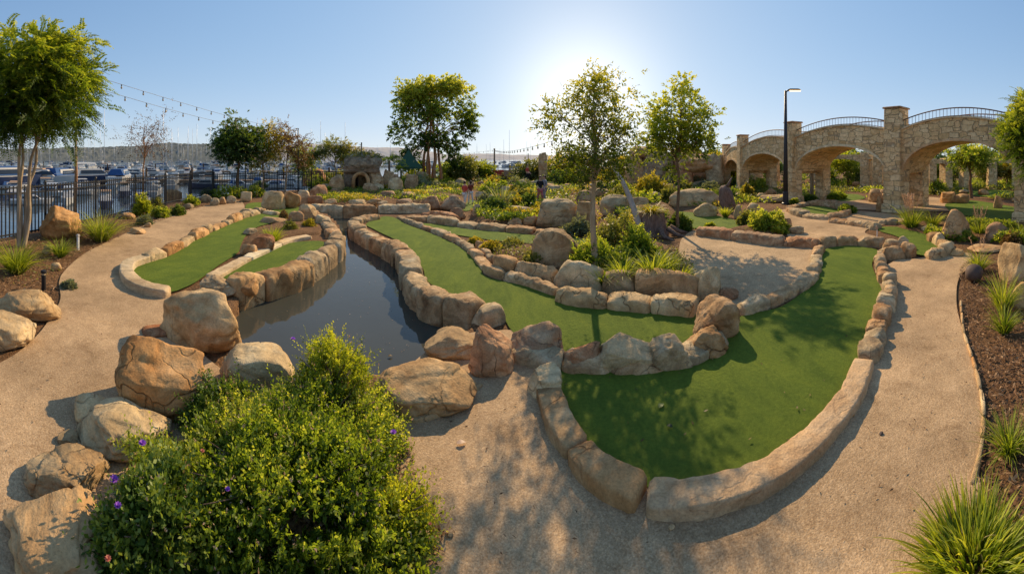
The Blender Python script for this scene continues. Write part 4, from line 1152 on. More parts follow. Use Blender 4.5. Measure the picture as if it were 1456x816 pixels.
# ================================================================== FOREGROUND BUSH
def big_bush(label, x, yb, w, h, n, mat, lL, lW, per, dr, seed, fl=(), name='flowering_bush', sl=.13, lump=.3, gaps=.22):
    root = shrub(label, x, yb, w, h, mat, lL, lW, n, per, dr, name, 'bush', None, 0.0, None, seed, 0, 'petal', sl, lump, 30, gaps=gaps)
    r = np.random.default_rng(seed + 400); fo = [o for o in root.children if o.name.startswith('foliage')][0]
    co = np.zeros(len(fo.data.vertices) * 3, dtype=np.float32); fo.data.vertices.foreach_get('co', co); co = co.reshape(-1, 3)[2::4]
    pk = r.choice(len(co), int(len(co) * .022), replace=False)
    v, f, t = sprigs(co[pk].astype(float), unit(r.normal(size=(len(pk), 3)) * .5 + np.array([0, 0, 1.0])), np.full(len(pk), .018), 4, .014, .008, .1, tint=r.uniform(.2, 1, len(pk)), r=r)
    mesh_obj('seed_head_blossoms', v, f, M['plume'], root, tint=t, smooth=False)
    for k, (fx, fy, pt, sz) in enumerate(fl):
        # flowers sit on the crown, at the height of the bush there
        a = AZ(fx); m = root.matrix_basis
        best = None
        for o in root.children:
            if o.name.startswith('foliage'):
                co = np.zeros(len(o.data.vertices) * 3, dtype=np.float32); o.data.vertices.foreach_get('co', co); co = co.reshape(-1, 3)
                c, s_ = cos(root.rotation_euler.z), sin(root.rotation_euler.z)
                wx = co[:, 0] * c - co[:, 1] * s_ + root.location.x; wy = co[:, 0] * s_ + co[:, 1] * c + root.location.y; wz = co[:, 2] + root.location.z
                Dp = np.hypot(wx, wy); ix = X0 + F * np.arctan2(wx, wy); iy = Y0 + F * (H - wz) / Dp
                near = np.hypot(ix - fx, iy - fy); sel = near < near.min() + 8
                j = np.where(sel)[0][np.argmin(Dp[sel])]
                p = Vector(tuple(co[j])); p += Vector((0, -.02, .015)); best = p
        flower(root, best, sz, pt, k + seed)
    return root
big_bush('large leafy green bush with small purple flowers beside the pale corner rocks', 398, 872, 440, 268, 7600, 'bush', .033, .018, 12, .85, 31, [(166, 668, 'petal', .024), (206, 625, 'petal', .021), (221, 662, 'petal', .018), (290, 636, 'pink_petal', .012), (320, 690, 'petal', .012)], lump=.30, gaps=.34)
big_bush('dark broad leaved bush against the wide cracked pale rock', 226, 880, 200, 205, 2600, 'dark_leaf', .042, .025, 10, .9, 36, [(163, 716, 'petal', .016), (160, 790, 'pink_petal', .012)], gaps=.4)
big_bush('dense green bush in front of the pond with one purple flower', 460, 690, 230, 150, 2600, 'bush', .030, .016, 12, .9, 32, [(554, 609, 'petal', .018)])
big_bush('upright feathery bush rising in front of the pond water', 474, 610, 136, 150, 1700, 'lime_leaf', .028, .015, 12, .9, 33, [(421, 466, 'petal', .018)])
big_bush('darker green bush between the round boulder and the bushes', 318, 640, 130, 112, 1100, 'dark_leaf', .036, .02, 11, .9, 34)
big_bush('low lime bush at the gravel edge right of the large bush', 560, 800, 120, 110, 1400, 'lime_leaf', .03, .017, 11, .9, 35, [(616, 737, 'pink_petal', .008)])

# ================================================================== GRASSES AND SHRUBS
T = tuft
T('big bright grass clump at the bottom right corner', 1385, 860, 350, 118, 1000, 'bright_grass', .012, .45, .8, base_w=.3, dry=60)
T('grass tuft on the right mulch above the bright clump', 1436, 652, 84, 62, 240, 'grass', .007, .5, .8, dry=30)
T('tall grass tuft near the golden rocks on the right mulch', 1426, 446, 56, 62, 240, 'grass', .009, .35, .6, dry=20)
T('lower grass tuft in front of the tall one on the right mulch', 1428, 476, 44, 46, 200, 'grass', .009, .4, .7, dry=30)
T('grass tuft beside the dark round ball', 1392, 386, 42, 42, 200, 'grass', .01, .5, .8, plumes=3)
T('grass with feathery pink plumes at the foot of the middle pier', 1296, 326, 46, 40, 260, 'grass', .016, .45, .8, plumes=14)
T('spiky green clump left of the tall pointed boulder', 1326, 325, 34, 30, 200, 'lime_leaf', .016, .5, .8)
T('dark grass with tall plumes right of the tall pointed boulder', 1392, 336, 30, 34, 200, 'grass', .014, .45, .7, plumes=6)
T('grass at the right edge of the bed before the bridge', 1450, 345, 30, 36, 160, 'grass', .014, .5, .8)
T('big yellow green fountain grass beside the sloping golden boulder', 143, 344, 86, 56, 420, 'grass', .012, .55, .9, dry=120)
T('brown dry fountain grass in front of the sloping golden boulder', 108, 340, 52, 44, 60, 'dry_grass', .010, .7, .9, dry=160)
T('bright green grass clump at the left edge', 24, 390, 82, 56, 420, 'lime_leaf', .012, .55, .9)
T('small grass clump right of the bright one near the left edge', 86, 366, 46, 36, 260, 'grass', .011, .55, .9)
T('bright green grass clump on the left green planter', 388, 346, 38, 28, 300, 'lime_leaf', .012, .4, .7)
T('strappy green clump at the right end of the planter', 928, 402, 52, 56, 260, 'grass', .02, .5, .7, z0=.12)
T('arching green clump in the dense planter bush', 886, 402, 46, 48, 240, 'grass', .016, .55, .8, z0=.12)
T('short strappy clump at the planter rim below the thin tree', 858, 406, 40, 34, 220, 'grass', .014, .6, .8, z0=.12)
T('strappy clump behind the green clump at the right end of the planter', 948, 392, 46, 46, 220, 'lime_leaf', .018, .5, .8, z0=.12)
T('low strappy clump beside the upright golden block', 968, 404, 44, 36, 220, 'lime_leaf', .016, .6, .8, z0=.12)
T('bright green grass before the narrow pale rock', 1032, 309, 24, 17, 200, 'lime_leaf', .02, .35, .6)
T('bright green clump in front of the middle bed', 720, 316, 18, 15, 160, 'lime_leaf', .022, .35, .6)
T('drooping grass on top of the stump planter', 926, 306, 50, 26, 300, 'gold_leaf', .022, .9, 1.0, z0=.5, D=9.55)
T('spiky yucca in the middle bed', 714, 296, 34, 34, 60, 'silver_leaf', .06, .15, .9, name='yucca', cat='yucca', z0=.15)
T('spiky agave left of the grotto terrace', 487, 274, 14, 12, 50, 'silver_leaf', .05, .1, .9, name='agave', cat='agave')

S = shrub
for (x, yb, w, h, m, lab, l) in [
    (202, 308, 34, 34, 'lime_leaf', 'bright green shrub against the fence by the path bend', .07),
    (229, 310, 30, 20, 'bush', 'rounded green shrub right of the bright one by the path bend', .06),
    (253, 307, 24, 18, 'dark_leaf', 'dark rounded shrub nearest the path bend', .06),
    (222, 297, 26, 18, 'olive_leaf', 'olive shrub behind the rounded shrubs by the fence', .06),
    (206, 320, 26, 16, 'silver_leaf', 'small grey green shrub at the mulch edge of the left path', .05),
    (273, 292, 26, 16, 'bush', 'low green shrub below the fence next to the grey boulder', .07),
    (296, 280, 22, 14, 'dark_leaf', 'dark low shrub under the fence before the round green tree', .07),
    (328, 282, 50, 20, 'lime_leaf', 'long lime green hedge shrub below the fence', .08),
    (364, 280, 34, 18, 'bush', 'green shrub at the right end of the lime hedge', .08),
    (370, 268, 26, 12, 'dark_leaf', 'dark shrub behind the lime hedge at the fence', .08),
    (412, 332, 26, 22, 'olive_leaf', 'olive flowering shrub on the left green planter', .04),
    (440, 326, 24, 16, 'gold_leaf', 'yellowish shrub at the pond end of the left green planter', .04),
    (404, 312, 16, 14, 'brown_leaf', 'small reddish shrub on the left green planter', .04),
    (850, 402, 92, 68, 'bush', 'dense dark green bush in the middle of the planter', .055),
    (874, 378, 92, 78, 'olive_leaf', 'tall loose olive bush behind the dense planter bush', .06),
    (908, 388, 70, 66, 'bush', 'green bush between olive bush and strappy clump', .06),
    (884, 404, 96, 52, 'dark_leaf', 'dark glossy bush low behind the planter rim stones', .055),
    (822, 336, 46, 28, 'silver_leaf', 'pale flowering bush beside the smooth boulder', .06),
    (762, 388, 52, 32, 'olive_leaf', 'low leafy shrub at the foot of the dome boulder', .045),
    (700, 362, 44, 20, 'gold_leaf', 'low golden ground shrub at the planter end', .045),
    (728, 360, 40, 22, 'olive_leaf', 'low olive ground shrub next to the golden one', .045),
    (676, 350, 26, 14, 'gold_leaf', 'small golden shrub at the tip of the planter', .045),
    (1092, 334, 64, 38, 'bush', 'wide leafy shrub beside the gravel path', .08),
    (1066, 322, 38, 24, 'olive_leaf', 'olive shrub behind the wide leafy one', .08),
    (1010, 326, 18, 10, 'bush', 'small green plant on the sloping green edge', .06),
    (966, 330, 40, 28, 'dark_leaf', 'dark shrub at the foot of the slender green tree', .08),
    (928, 282, 56, 38, 'gold_leaf', 'sunlit golden shrub behind the leaning white trunk', .11),
    (952, 292, 36, 30, 'olive_leaf', 'olive shrub right of the golden shrub', .1),
    (888, 284, 36, 24, 'lime_leaf', 'lime shrub left of the leaning white trunk', .1),
    (896, 316, 30, 20, 'gold_leaf', 'golden shrub in front of the leaning white trunk', .08),
    (700, 308, 44, 30, 'dark_leaf', 'dark green shrub in the middle bed', .08),
    (754, 299, 26, 28, 'dark_leaf', 'dark conical shrub left of the huge round boulder', .08),
    (762, 312, 26, 13, 'bush', 'low green shrub touching the huge round boulder', .07),
    (690, 293, 24, 20, 'silver_leaf', 'grey green shrub behind the yucca', .08),
    (548, 275, 30, 14, 'gold_leaf', 'sunlit yellow shrub right of the grotto door', .1),
    (490, 284, 16, 12, 'bush', 'green shrub at the pond side of the grotto', .08),
    (466, 278, 14, 14, 'bush', 'small green bush between leaning slab and grotto', .08),
    (595, 256, 34, 24, 'lime_leaf', 'bright shrub under the big tree', .14),
    (615, 263, 24, 10, 'bush', 'round clipped shrub on the bank under the big tree', .1),
    (636, 262, 22, 9, 'lime_leaf', 'light green clipped shrub right of the round one', .1),
    (612, 284, 34, 12, 'silver_leaf', 'low grey ground shrub on the pond bank rocks', .08),
    (640, 282, 26, 10, 'olive_leaf', 'low olive ground shrub on the pond bank rocks', .08),
    (1130, 291, 14, 10, 'bush', 'small bush at the foot of the lamp post', .08),
    (1205, 304, 26, 14, 'bush', 'green shrub beside the rim of the small round green', .09),
    (1150, 286, 26, 10, 'dark_leaf', 'dark low shrub under the tall arch', .1),
    (1190, 284, 30, 12, 'bush', 'green low shrub under the tall arch', .1),
    (1075, 274, 40, 18, 'bush', 'green shrub seen through the small arch', .1),
    (1062, 282, 22, 24, 'gold_leaf', 'golden upright shrub before the small bridge pier', .1),
    (1415, 336, 24, 22, 'bush', 'leafy green shrub before the brown boulder near the bridge', .06),
    (1440, 352, 40, 24, 'brown_leaf', 'dry brownish shrub at the edge of the bed near the bridge', .05),
    (1330, 276, 40, 26, 'bush', 'bright shrub seen through the wide arch', .1),
    (98, 412, 26, 12, 'silver_leaf', 'tiny grey plant in the mulch above the long boulder', .03),
    (575, 300, 12, 6, 'bush', 'tiny plant on the far pond wall', .06),
]:
    S(lab, x, yb, w, h, m, l, l * .52, n=int(min(900, 170 + w * h * .28)), per=9)
# far garden filler shrubs: look-alikes share a label
vs_ = [('dark_leaf', 'dark green shrub among the rocks of the far garden'), ('olive_leaf', 'olive green shrub among the rocks of the far garden'), ('gold_leaf', 'golden sunlit shrub among the rocks of the far garden'), ('bush', 'mid green shrub among the rocks of the far garden'), ('silver_leaf', 'grey green shrub among the rocks of the far garden')]
r_ = np.random.default_rng(5)
for k in range(190):
    x = r_.uniform(450, 1040); yb = r_.uniform(249, 300)
    if 485 < x < 565 and yb > 262: continue
    if 655 < x < 690 and yb > 264: continue
    if 755 < x < 850 and yb > 268: continue
    if x < 665 and yb > 276: continue
    if 925 < x and yb > 288: continue
    m, lab = vs_[k % 5]
    w = r_.uniform(18, 40) * (.7 + (yb - 249) / 80); h = w * r_.uniform(.4, .8)
    S(lab, x, yb, w, h, m, .13, .07, n=130, per=9, group=lab, seed=900 + k, nstem=3)
for k in range(26):
    x = r_.uniform(1040, 1456); yb = r_.uniform(250, 272)
    m, lab = [('bush', 'green shrub in the garden beyond the bridge'), ('dark_leaf', 'dark shrub in the garden beyond the bridge')][k % 2]
    w = r_.uniform(20, 40)
    S(lab, x, yb, w, w * r_.uniform(.4, .8), m, .14, .08, n=100, per=8, group=lab, seed=1300 + k, nstem=3)

def ground_cover(px, n, size, mat, seed, thr, zmax, freq=.5, zb=0.0):
    poly = px_poly(px, 0, 3); r = np.random.default_rng(seed)
    xs = np.array([p.x for p in poly]); ys = np.array([p.y for p in poly])
    X = r.uniform(xs.min(), xs.max(), n * 5); Y = r.uniform(ys.min(), ys.max(), n * 5)
    k = inside(X, Y, [(p.x, p.y) for p in poly])
    for key in ('far_a', 'far_c', 'narrow', 'slope', 'rimmed', 'arch_lawn', 'arch_lawn_far', 'far_b', 'winding', 'round_right'):
        k &= ~inside(X, Y, [(p.x, p.y) for p in GREEN[key]])
    q = fbm(np.stack([X * freq, Y * freq, 0 * X], 1), seed, 4)
    k &= q > thr
    X, Y, q = X[k][:n], Y[k][:n], q[k][:n]; n = len(X)
    Z = zb + r.uniform(0, 1, n) * zmax * np.clip((q - thr) * 5, .15, 1)
    d = unit(np.stack([r.normal(size=n), r.normal(size=n), r.uniform(.2, 1.6, n)], 1)); nr = unit(r.normal(size=(n, 3)) + np.array([0, 0, .8]))
    v, f = leaf_arrays(np.stack([X, Y, Z], 1), d, nr, size * r.uniform(.6, 1.4, n), size * .5 * r.uniform(.6, 1.3, n))
    o = mesh_obj('ground_cover', v, f, M[mat], tint=np.repeat(np.clip(r.normal(.5, .22, n) + q * .3, 0, 1), 4), smooth=False); tag(o, kind='stuff')
mid_px = [(455, 272), (500, 262), (560, 255), (640, 252), (760, 251), (900, 252), (1040, 256), (1050, 290), (1010, 300), (960, 292), (925, 292), (900, 320), (860, 325), (770, 322), (740, 318), (690, 312), (672, 300), (690, 280), (668, 270), (650, 285), (600, 292), (560, 288), (470, 288)]
ground_cover(mid_px, 34000, .10, 'bush', 1, -.02, .28)
ground_cover(mid_px, 12000, .10, 'gold_leaf', 2, .12, .22)
ground_cover(mid_px, 20000, .13, 'dark_leaf', 3, .04, .34)
ground_cover(mid_px, 14000, .12, 'brown_leaf', 4, .08, .16)
for k, (bp, zb_, nn) in enumerate([([(450, 291), (470, 277), (500, 274), (560, 273), (575, 286), (524, 292)], .16, 2600), ([(566, 288), (600, 274), (655, 272), (660, 288), (620, 295)], .22, 2600), ([(676, 300), (720, 294), (768, 297), (770, 313), (730, 320), (684, 316)], .12, 2200), ([(876, 302), (930, 288), (955, 298), (945, 322), (900, 328)], .16, 2400), ([(945, 295), (962, 283), (1028, 283), (1045, 298)], .12, 1800)]):
    for mt, th, sd in (('bush', -.05, 30), ('gold_leaf', .16, 40), ('dark_leaf', .0, 50)):
        ground_cover(bp, nn, .09, mt, sd + k, th, .2, .9, zb_)
right_px = [(1050, 268), (1150, 262), (1300, 260), (1440, 258), (1470, 285), (1440, 284), (1380, 282), (1330, 278), (1300, 279), (1262, 284), (1200, 280), (1130, 283), (1070, 300), (1050, 300)]
ground_cover(right_px, 12000, .14, 'bush', 5, .02, .3)
ground_cover(right_px, 9000, .14, 'olive_leaf', 6, .05, .25)
bed_px = [(1275, 322), (1300, 314), (1400, 324), (1456, 330), (1456, 350), (1400, 344), (1345, 344), (1300, 332)]
ground_cover(bed_px, 14000, .075, 'bush', 7, -.08, .26, 1.2)
ground_cover([(690, 366), (720, 352), (780, 352), (840, 350), (900, 345), (960, 355), (985, 385), (985, 402), (955, 408), (880, 406), (820, 400), (760, 386), (715, 376)], 5000, .045, 'olive_leaf', 8, .02, .30, 1.5)
ground_cover([(300, 279), (285, 292), (190, 326), (118, 360), (88, 386), (60, 400), (-40, 420), (-60, 360), (0, 348), (190, 305)], 2600, .05, 'olive_leaf', 9, .16, .08, 1.0)
# ================================================================== TREES
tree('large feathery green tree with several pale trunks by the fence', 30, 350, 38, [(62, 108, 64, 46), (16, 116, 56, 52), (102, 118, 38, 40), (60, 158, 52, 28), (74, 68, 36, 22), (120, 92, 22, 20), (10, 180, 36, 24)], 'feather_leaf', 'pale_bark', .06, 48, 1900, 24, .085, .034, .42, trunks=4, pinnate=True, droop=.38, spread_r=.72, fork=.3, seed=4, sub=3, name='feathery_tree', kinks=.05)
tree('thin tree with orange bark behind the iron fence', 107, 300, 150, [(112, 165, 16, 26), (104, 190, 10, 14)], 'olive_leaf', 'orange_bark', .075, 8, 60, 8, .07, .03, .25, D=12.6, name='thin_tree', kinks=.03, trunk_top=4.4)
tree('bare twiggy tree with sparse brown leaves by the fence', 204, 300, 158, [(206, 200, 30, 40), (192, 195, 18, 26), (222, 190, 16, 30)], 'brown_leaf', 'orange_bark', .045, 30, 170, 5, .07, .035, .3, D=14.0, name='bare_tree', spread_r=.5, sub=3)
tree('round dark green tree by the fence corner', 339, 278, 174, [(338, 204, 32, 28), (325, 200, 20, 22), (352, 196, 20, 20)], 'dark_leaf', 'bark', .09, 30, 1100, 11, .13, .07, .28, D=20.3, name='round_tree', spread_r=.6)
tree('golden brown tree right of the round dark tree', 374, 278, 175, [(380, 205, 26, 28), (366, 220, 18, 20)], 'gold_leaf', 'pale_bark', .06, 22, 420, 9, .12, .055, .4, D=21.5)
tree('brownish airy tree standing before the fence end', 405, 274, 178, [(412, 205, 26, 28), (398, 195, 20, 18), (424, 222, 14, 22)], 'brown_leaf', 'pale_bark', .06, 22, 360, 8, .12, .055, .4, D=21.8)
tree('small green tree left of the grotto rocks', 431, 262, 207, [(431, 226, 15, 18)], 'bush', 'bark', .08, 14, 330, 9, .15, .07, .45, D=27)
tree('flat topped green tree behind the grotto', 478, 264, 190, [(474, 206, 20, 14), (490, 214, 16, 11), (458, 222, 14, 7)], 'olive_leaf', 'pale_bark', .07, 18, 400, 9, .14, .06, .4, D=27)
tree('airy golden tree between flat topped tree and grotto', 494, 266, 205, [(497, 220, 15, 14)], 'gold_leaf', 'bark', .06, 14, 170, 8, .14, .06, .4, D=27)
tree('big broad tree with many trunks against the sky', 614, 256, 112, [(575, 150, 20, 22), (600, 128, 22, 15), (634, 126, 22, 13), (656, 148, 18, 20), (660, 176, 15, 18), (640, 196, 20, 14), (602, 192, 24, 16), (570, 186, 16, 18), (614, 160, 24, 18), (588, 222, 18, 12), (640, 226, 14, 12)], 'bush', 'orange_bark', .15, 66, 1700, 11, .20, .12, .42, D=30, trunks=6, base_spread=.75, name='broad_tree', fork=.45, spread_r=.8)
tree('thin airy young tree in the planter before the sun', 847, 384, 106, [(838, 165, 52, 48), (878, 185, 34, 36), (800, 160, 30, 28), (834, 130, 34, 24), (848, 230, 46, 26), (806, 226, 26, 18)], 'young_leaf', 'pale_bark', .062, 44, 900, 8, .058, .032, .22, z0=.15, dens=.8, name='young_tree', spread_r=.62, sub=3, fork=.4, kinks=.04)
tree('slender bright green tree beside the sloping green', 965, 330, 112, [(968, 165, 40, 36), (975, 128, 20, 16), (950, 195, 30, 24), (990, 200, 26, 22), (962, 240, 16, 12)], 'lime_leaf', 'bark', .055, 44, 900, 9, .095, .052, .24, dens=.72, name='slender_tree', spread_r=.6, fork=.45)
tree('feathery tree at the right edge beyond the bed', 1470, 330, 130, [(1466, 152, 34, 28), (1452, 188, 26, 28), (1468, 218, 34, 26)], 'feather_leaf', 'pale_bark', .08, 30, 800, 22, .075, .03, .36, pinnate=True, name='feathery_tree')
tree('green tree on the lawn seen through the wide arch', 1381, 289, 212, [(1382, 222, 24, 14), (1368, 228, 14, 10)], 'bush', 'bark', .11, 16, 420, 9, .15, .07, .4, D=18.5)
for i, (x, y, w, m, lab) in enumerate([(1345, 245, 15, 'bush', 'small green tree left of the lawn tree under the wide arch'), (1405, 240, 18, 'olive_leaf', 'olive tree right of the lawn tree under the wide arch'), (1432, 236, 16, 'gold_leaf', 'golden tree at the right of the wide arch'), (1205, 232, 20, 'lime_leaf', 'green tree top seen over the far arcade'), (1225, 248, 18, 'dark_leaf', 'dark round tree under the tall arch'), (1174, 250, 12, 'dark_leaf', 'dark shrubby tree behind the small palm')]):
    tree(lab, x, 268, y - w, [(x, y, w, w * .8)], m, 'bark', .09, 14, 300, 9, .17, .08, .45, D=24 + i)
palm('small palm with drooping fronds under the tall arch', 1154, 281, 226, 44, mat='bush', bark='pale_bark', tr=.1)
palm('green palm behind the grotto', 553, 268, 219, 52, D=26, mat='bush')
palm('low palm between grotto palm and tent', 570, 262, 236, 34, D=27, mat='lime_leaf')
# trees further back
for i, (x, yb, top, w, m, lab) in enumerate([
    (660, 258, 228, 20, 'olive_leaf', 'small dark olive tree right of the big broad tree'), (684, 256, 234, 14, 'lime_leaf', 'little lime tree left of the far pole'),
    (755, 258, 230, 18, 'olive_leaf', 'olive tree left of the standing stone'), (795, 258, 226, 26, 'gold_leaf', 'golden tree right of the standing stone'),
    (820, 258, 228, 24, 'olive_leaf', 'olive tree behind the thin young tree'), (1040, 262, 222, 16, 'lime_leaf', 'lime tree before the far end of the bridge'),
    (1024, 262, 224, 14, 'gold_leaf', 'golden tree beside the cave mound'), (880, 262, 226, 20, 'gold_leaf', 'golden tree left of the far mound'),
    (1090, 256, 226, 22, 'dark_leaf', 'dark tree behind the small arch'), (1300, 256, 226, 26, 'dark_leaf', 'dark tree behind the middle pier'),
    (1240, 254, 228, 22, 'olive_leaf', 'olive tree far behind the tall arch'), (1440, 254, 214, 30, 'dark_leaf', 'dark tree far behind the wide arch'),
    (640, 256, 236, 18, 'bush', 'green bushy tree right of the broad trunks')]):
    D = DD(yb)
    tree(lab, x, yb, top, [(x, (top + yb - 8) / 2, w, (yb - top) * .42)], m, 'bark', .1, 14, 330, 8, .2, .1, .5, D=D)
for i, (x, D, w, h) in enumerate([(1060, 70, 26, 14), (1110, 75, 30, 16), (1165, 72, 28, 15), (1215, 78, 30, 14), (1270, 70, 34, 18), (1330, 74, 30, 14), (1385, 70, 34, 16), (1440, 72, 36, 20), (1010, 62, 26, 10), (1500, 72, 36, 20)]):
    tree('hazy dark tree in the row far behind the bridge', x, 225 + 2 * F / D, 222 - h, [(x, 228 - h * .2, w, h * .9)], 'dark_leaf', 'bark', .2, 14, 260, 8, .5, .26, 1.1, D=D, group='trees far behind the bridge', seed=60 + i)

# leaning white trunk
u_, v_ = frame(895)
D_ = DD(335)
root = empty('leaning_trunk', W(908, D_)); tag(root, 'bare white tree trunk leaning over the stump planter', 'tree trunk')
mb = MB(); a0 = u_ * ((912 - 908) * D_ / F) + Vector((0, 0, -.05))
pts = [u_ * ((px_ - 908) * D_ / F) + Vector((0, 0, ZT(py_, D_))) for px_, py_ in [(914, 338), (904, 305), (895, 280), (885, 258), (873, 240)]]
mb.tube(catmull(pts, False, 4), list(np.linspace(.09, .045, 17)), 10); mb.build('trunk', M['white_bark'], root, smooth=True)
mb = MB()
for k, (ex, ey) in enumerate([(862, 225), (880, 222)]):
    e = u_ * ((ex - 908) * D_ / F) + Vector((0, .1 * k, ZT(ey, D_)))
    mb2 = MB(); mb2.tube([pts[-1], pts[-1].lerp(e, .5) + Vector((0, 0, .05)), e], [.04, .03, .015], 6); mb2.build('branch', M['white_bark'], root, smooth=True)
# stump planter
D_ = DD(335); sc_ = D_ / F
root = empty('tree_stump', W(926, D_ + .3)); tag(root, 'dark fluted tree stump used as a planter below drooping grass', 'tree stump')
n_ = 40; V = []; Fc = []
for k, (rr, zz) in enumerate([(.50, -.05), (.42, .08), (.37, .3), (.35, .5), (.33, .56), (.25, .54), (.1, .5)]):
    for i in range(n_):
        q = 2 * pi * i / n_; fl = 1 + (.09 * sin(9 * q) + .06 * sin(5 * q + 1)) * (1.3 if k < 2 else 1) * (1 if k < 5 else .2)
        V.append((rr * fl * cos(q), rr * fl * sin(q), zz))
for k in range(6):
    for i in range(n_): Fc.append((k * n_ + i, k * n_ + (i + 1) % n_, (k + 1) * n_ + (i + 1) % n_, (k + 1) * n_ + i))
Fc.append(tuple(range(6 * n_, 7 * n_)))
mesh_obj('stump_body', V, Fc, M['stump_bark'], root)
for k in range(5):
    q = -2.6 + k * .55; mb = MB()
    mb.tube([(cos(q) * .5, sin(q) * .5, .18), (cos(q) * .75, sin(q) * .75, .05), (cos(q + .15) * 1.0, sin(q + .15) * 1.0, -.03)], [.07, .055, .03], 7)
    mb.build('root', M['stump_bark'], root, smooth=True)
# weathered stump by the grass
root = empty('tree_stump', W(1034, DD(298))); tag(root, 'weathered upright stump behind the bright green grass', 'tree stump')
v, f = rock_verts(88, (.62, .5, 1.05), 4, 4, .1, 3, .03, .05); v[:, 2] += .45
mesh_obj('stump_body', v, f, M['stump_bark'], root)
mb = MB(); mb.tube([(0, 0, .9), (.1, 0, 1.05), (.22, 0, 1.25)], [.07, .05, .02], 6); mb.build('branch', M['stump_bark'], root, smooth=True)

# ================================================================== FENCE
def iron_fence(label, line, hgt, panel=2.2, gap=.115):
    pts = catmull([Vector((p[0], p[1], 0)) for p in line], False, 8)
    seg = [0.0]
    for i in range(1, len(pts)): seg.append(seg[-1] + (pts[i] - pts[i - 1]).length)
    def at(s):
        i = min(max(int(np.searchsorted(seg, s)), 1), len(pts) - 1)
        return pts[i - 1].lerp(pts[i], (s - seg[i - 1]) / max(seg[i] - seg[i - 1], 1e-9))
    root = empty('iron_fence', pts[0]); tag(root, label, 'fence'); o0 = root.location
    n = int(seg[-1] / panel)
    for k in range(n + 1):
        p = at(seg[-1] * k / n) - o0
        mb = MB(); mb.box((p.x, p.y, hgt / 2), (.06, .06, hgt + .1), 0, 1, .006); mb.lathe([(.045, hgt + .05), (.03, hgt + .08), (.005, hgt + .1)], (p.x, p.y, 0), 8)
        mb.build('post', M['black_metal'], root)
        if k == n: break
        q = at(seg[-1] * (k + 1) / n) - o0
        d = (q - p); L = d.length; rz = math.atan2(d.y, d.x)
        for z in (hgt - .06, hgt - .2, .14):
            m2 = MB(); m2.box(((p.x + q.x) / 2, (p.y + q.y) / 2, z), (L - .06, .035, .035), rz, 1, .004); m2.build('rail', M['black_metal'], root)
        mb = MB(); m = int(L / gap)
        for i in range(1, m):
            c = p.lerp(q, i / m); mb.box((c.x, c.y, hgt / 2 + .04), (.026, .026, hgt - .1), rz)
        mb.build('picket_grille', M['black_metal'], root)
    return root
iron_fence('long black iron picket fence between the mulch bed and the marina', [(-5.4, -5.5), (-7.2, -1.8), (-8.55, 1.5), (-10.2, 4.4), (-11.5, 7.0), (-13.0, 10.2), (-14.1, 13.2)], 1.33)
iron_fence('black iron fence running from the fence corner to the grotto rocks', [(-14.1, 13.3), (-13.8, 15.8), (-12.9, 18.0), (-11.7, 19.6), (-10.2, 20.9)], 1.2)

# ================================================================== BRIDGE
piers = [Vector((14.6, 22.0, 0)), Vector((13.0, 17.8, 0)), Vector((11.75, 12.15, 0)), Vector((12.05, 6.9, 0)), Vector((11.75, 1.9, 0)), Vector((11.2, -3.5, 0))]
ptop = [2.95, 3.35, 3.62, 3.86, 3.8, 3.8]
pwid = [.55, .6, .62, .74, .74, .74]
deck = [2.2, 2.62, 2.92, 3.05, 3.0, 3.0]
rise = [.25, .28, .33, .36, .36]
soff = [1.9, 2.25, 2.5, 2.6, 2.6]
BW = 1.9
root = empty('stone_arch_bridge', piers[2]); tag(root, 'arched stone footbridge with iron railings and tall square piers', 'bridge')
o0 = root.location
def side_of(i):
    d = (piers[min(i + 1, 5)] - piers[max(i - 1, 0)]).normalized(); n = Vector((d.y, -d.x, 0))
    return n if n.x > 0 else -n
for i, p in enumerate(piers):
    nrm = side_of(i); rz = math.atan2(nrm.y, nrm.x)
    q = p - o0
    mb = MB(); mb.box((q.x, q.y, ptop[i] / 2 - .1), (pwid[i], pwid[i], ptop[i] + .2), rz, .93, .03); pi_ = mb.build('pier', M['masonry'], root)
    mb = MB(); mb.box((q.x, q.y, ptop[i] + .035), (pwid[i] * 1.08, pwid[i] * 1.08, .07), rz, .96, .02); mb.build('pier_cap', M['red_rock'], root)
    mb = MB(); mb.box((q.x, q.y, .12), (pwid[i] + .14, pwid[i] + .14, .34), rz, .95, .04); mb.build('plinth', M['masonry'], root)
    q2 = q + nrm * BW
    mb = MB(); mb.box((q2.x, q2.y, deck[i] / 2 - .1), (pwid[i] * .85, pwid[i] * .95, deck[i] + .1), rz, .97, .03); mb.build('pier', M['masonry'], root)
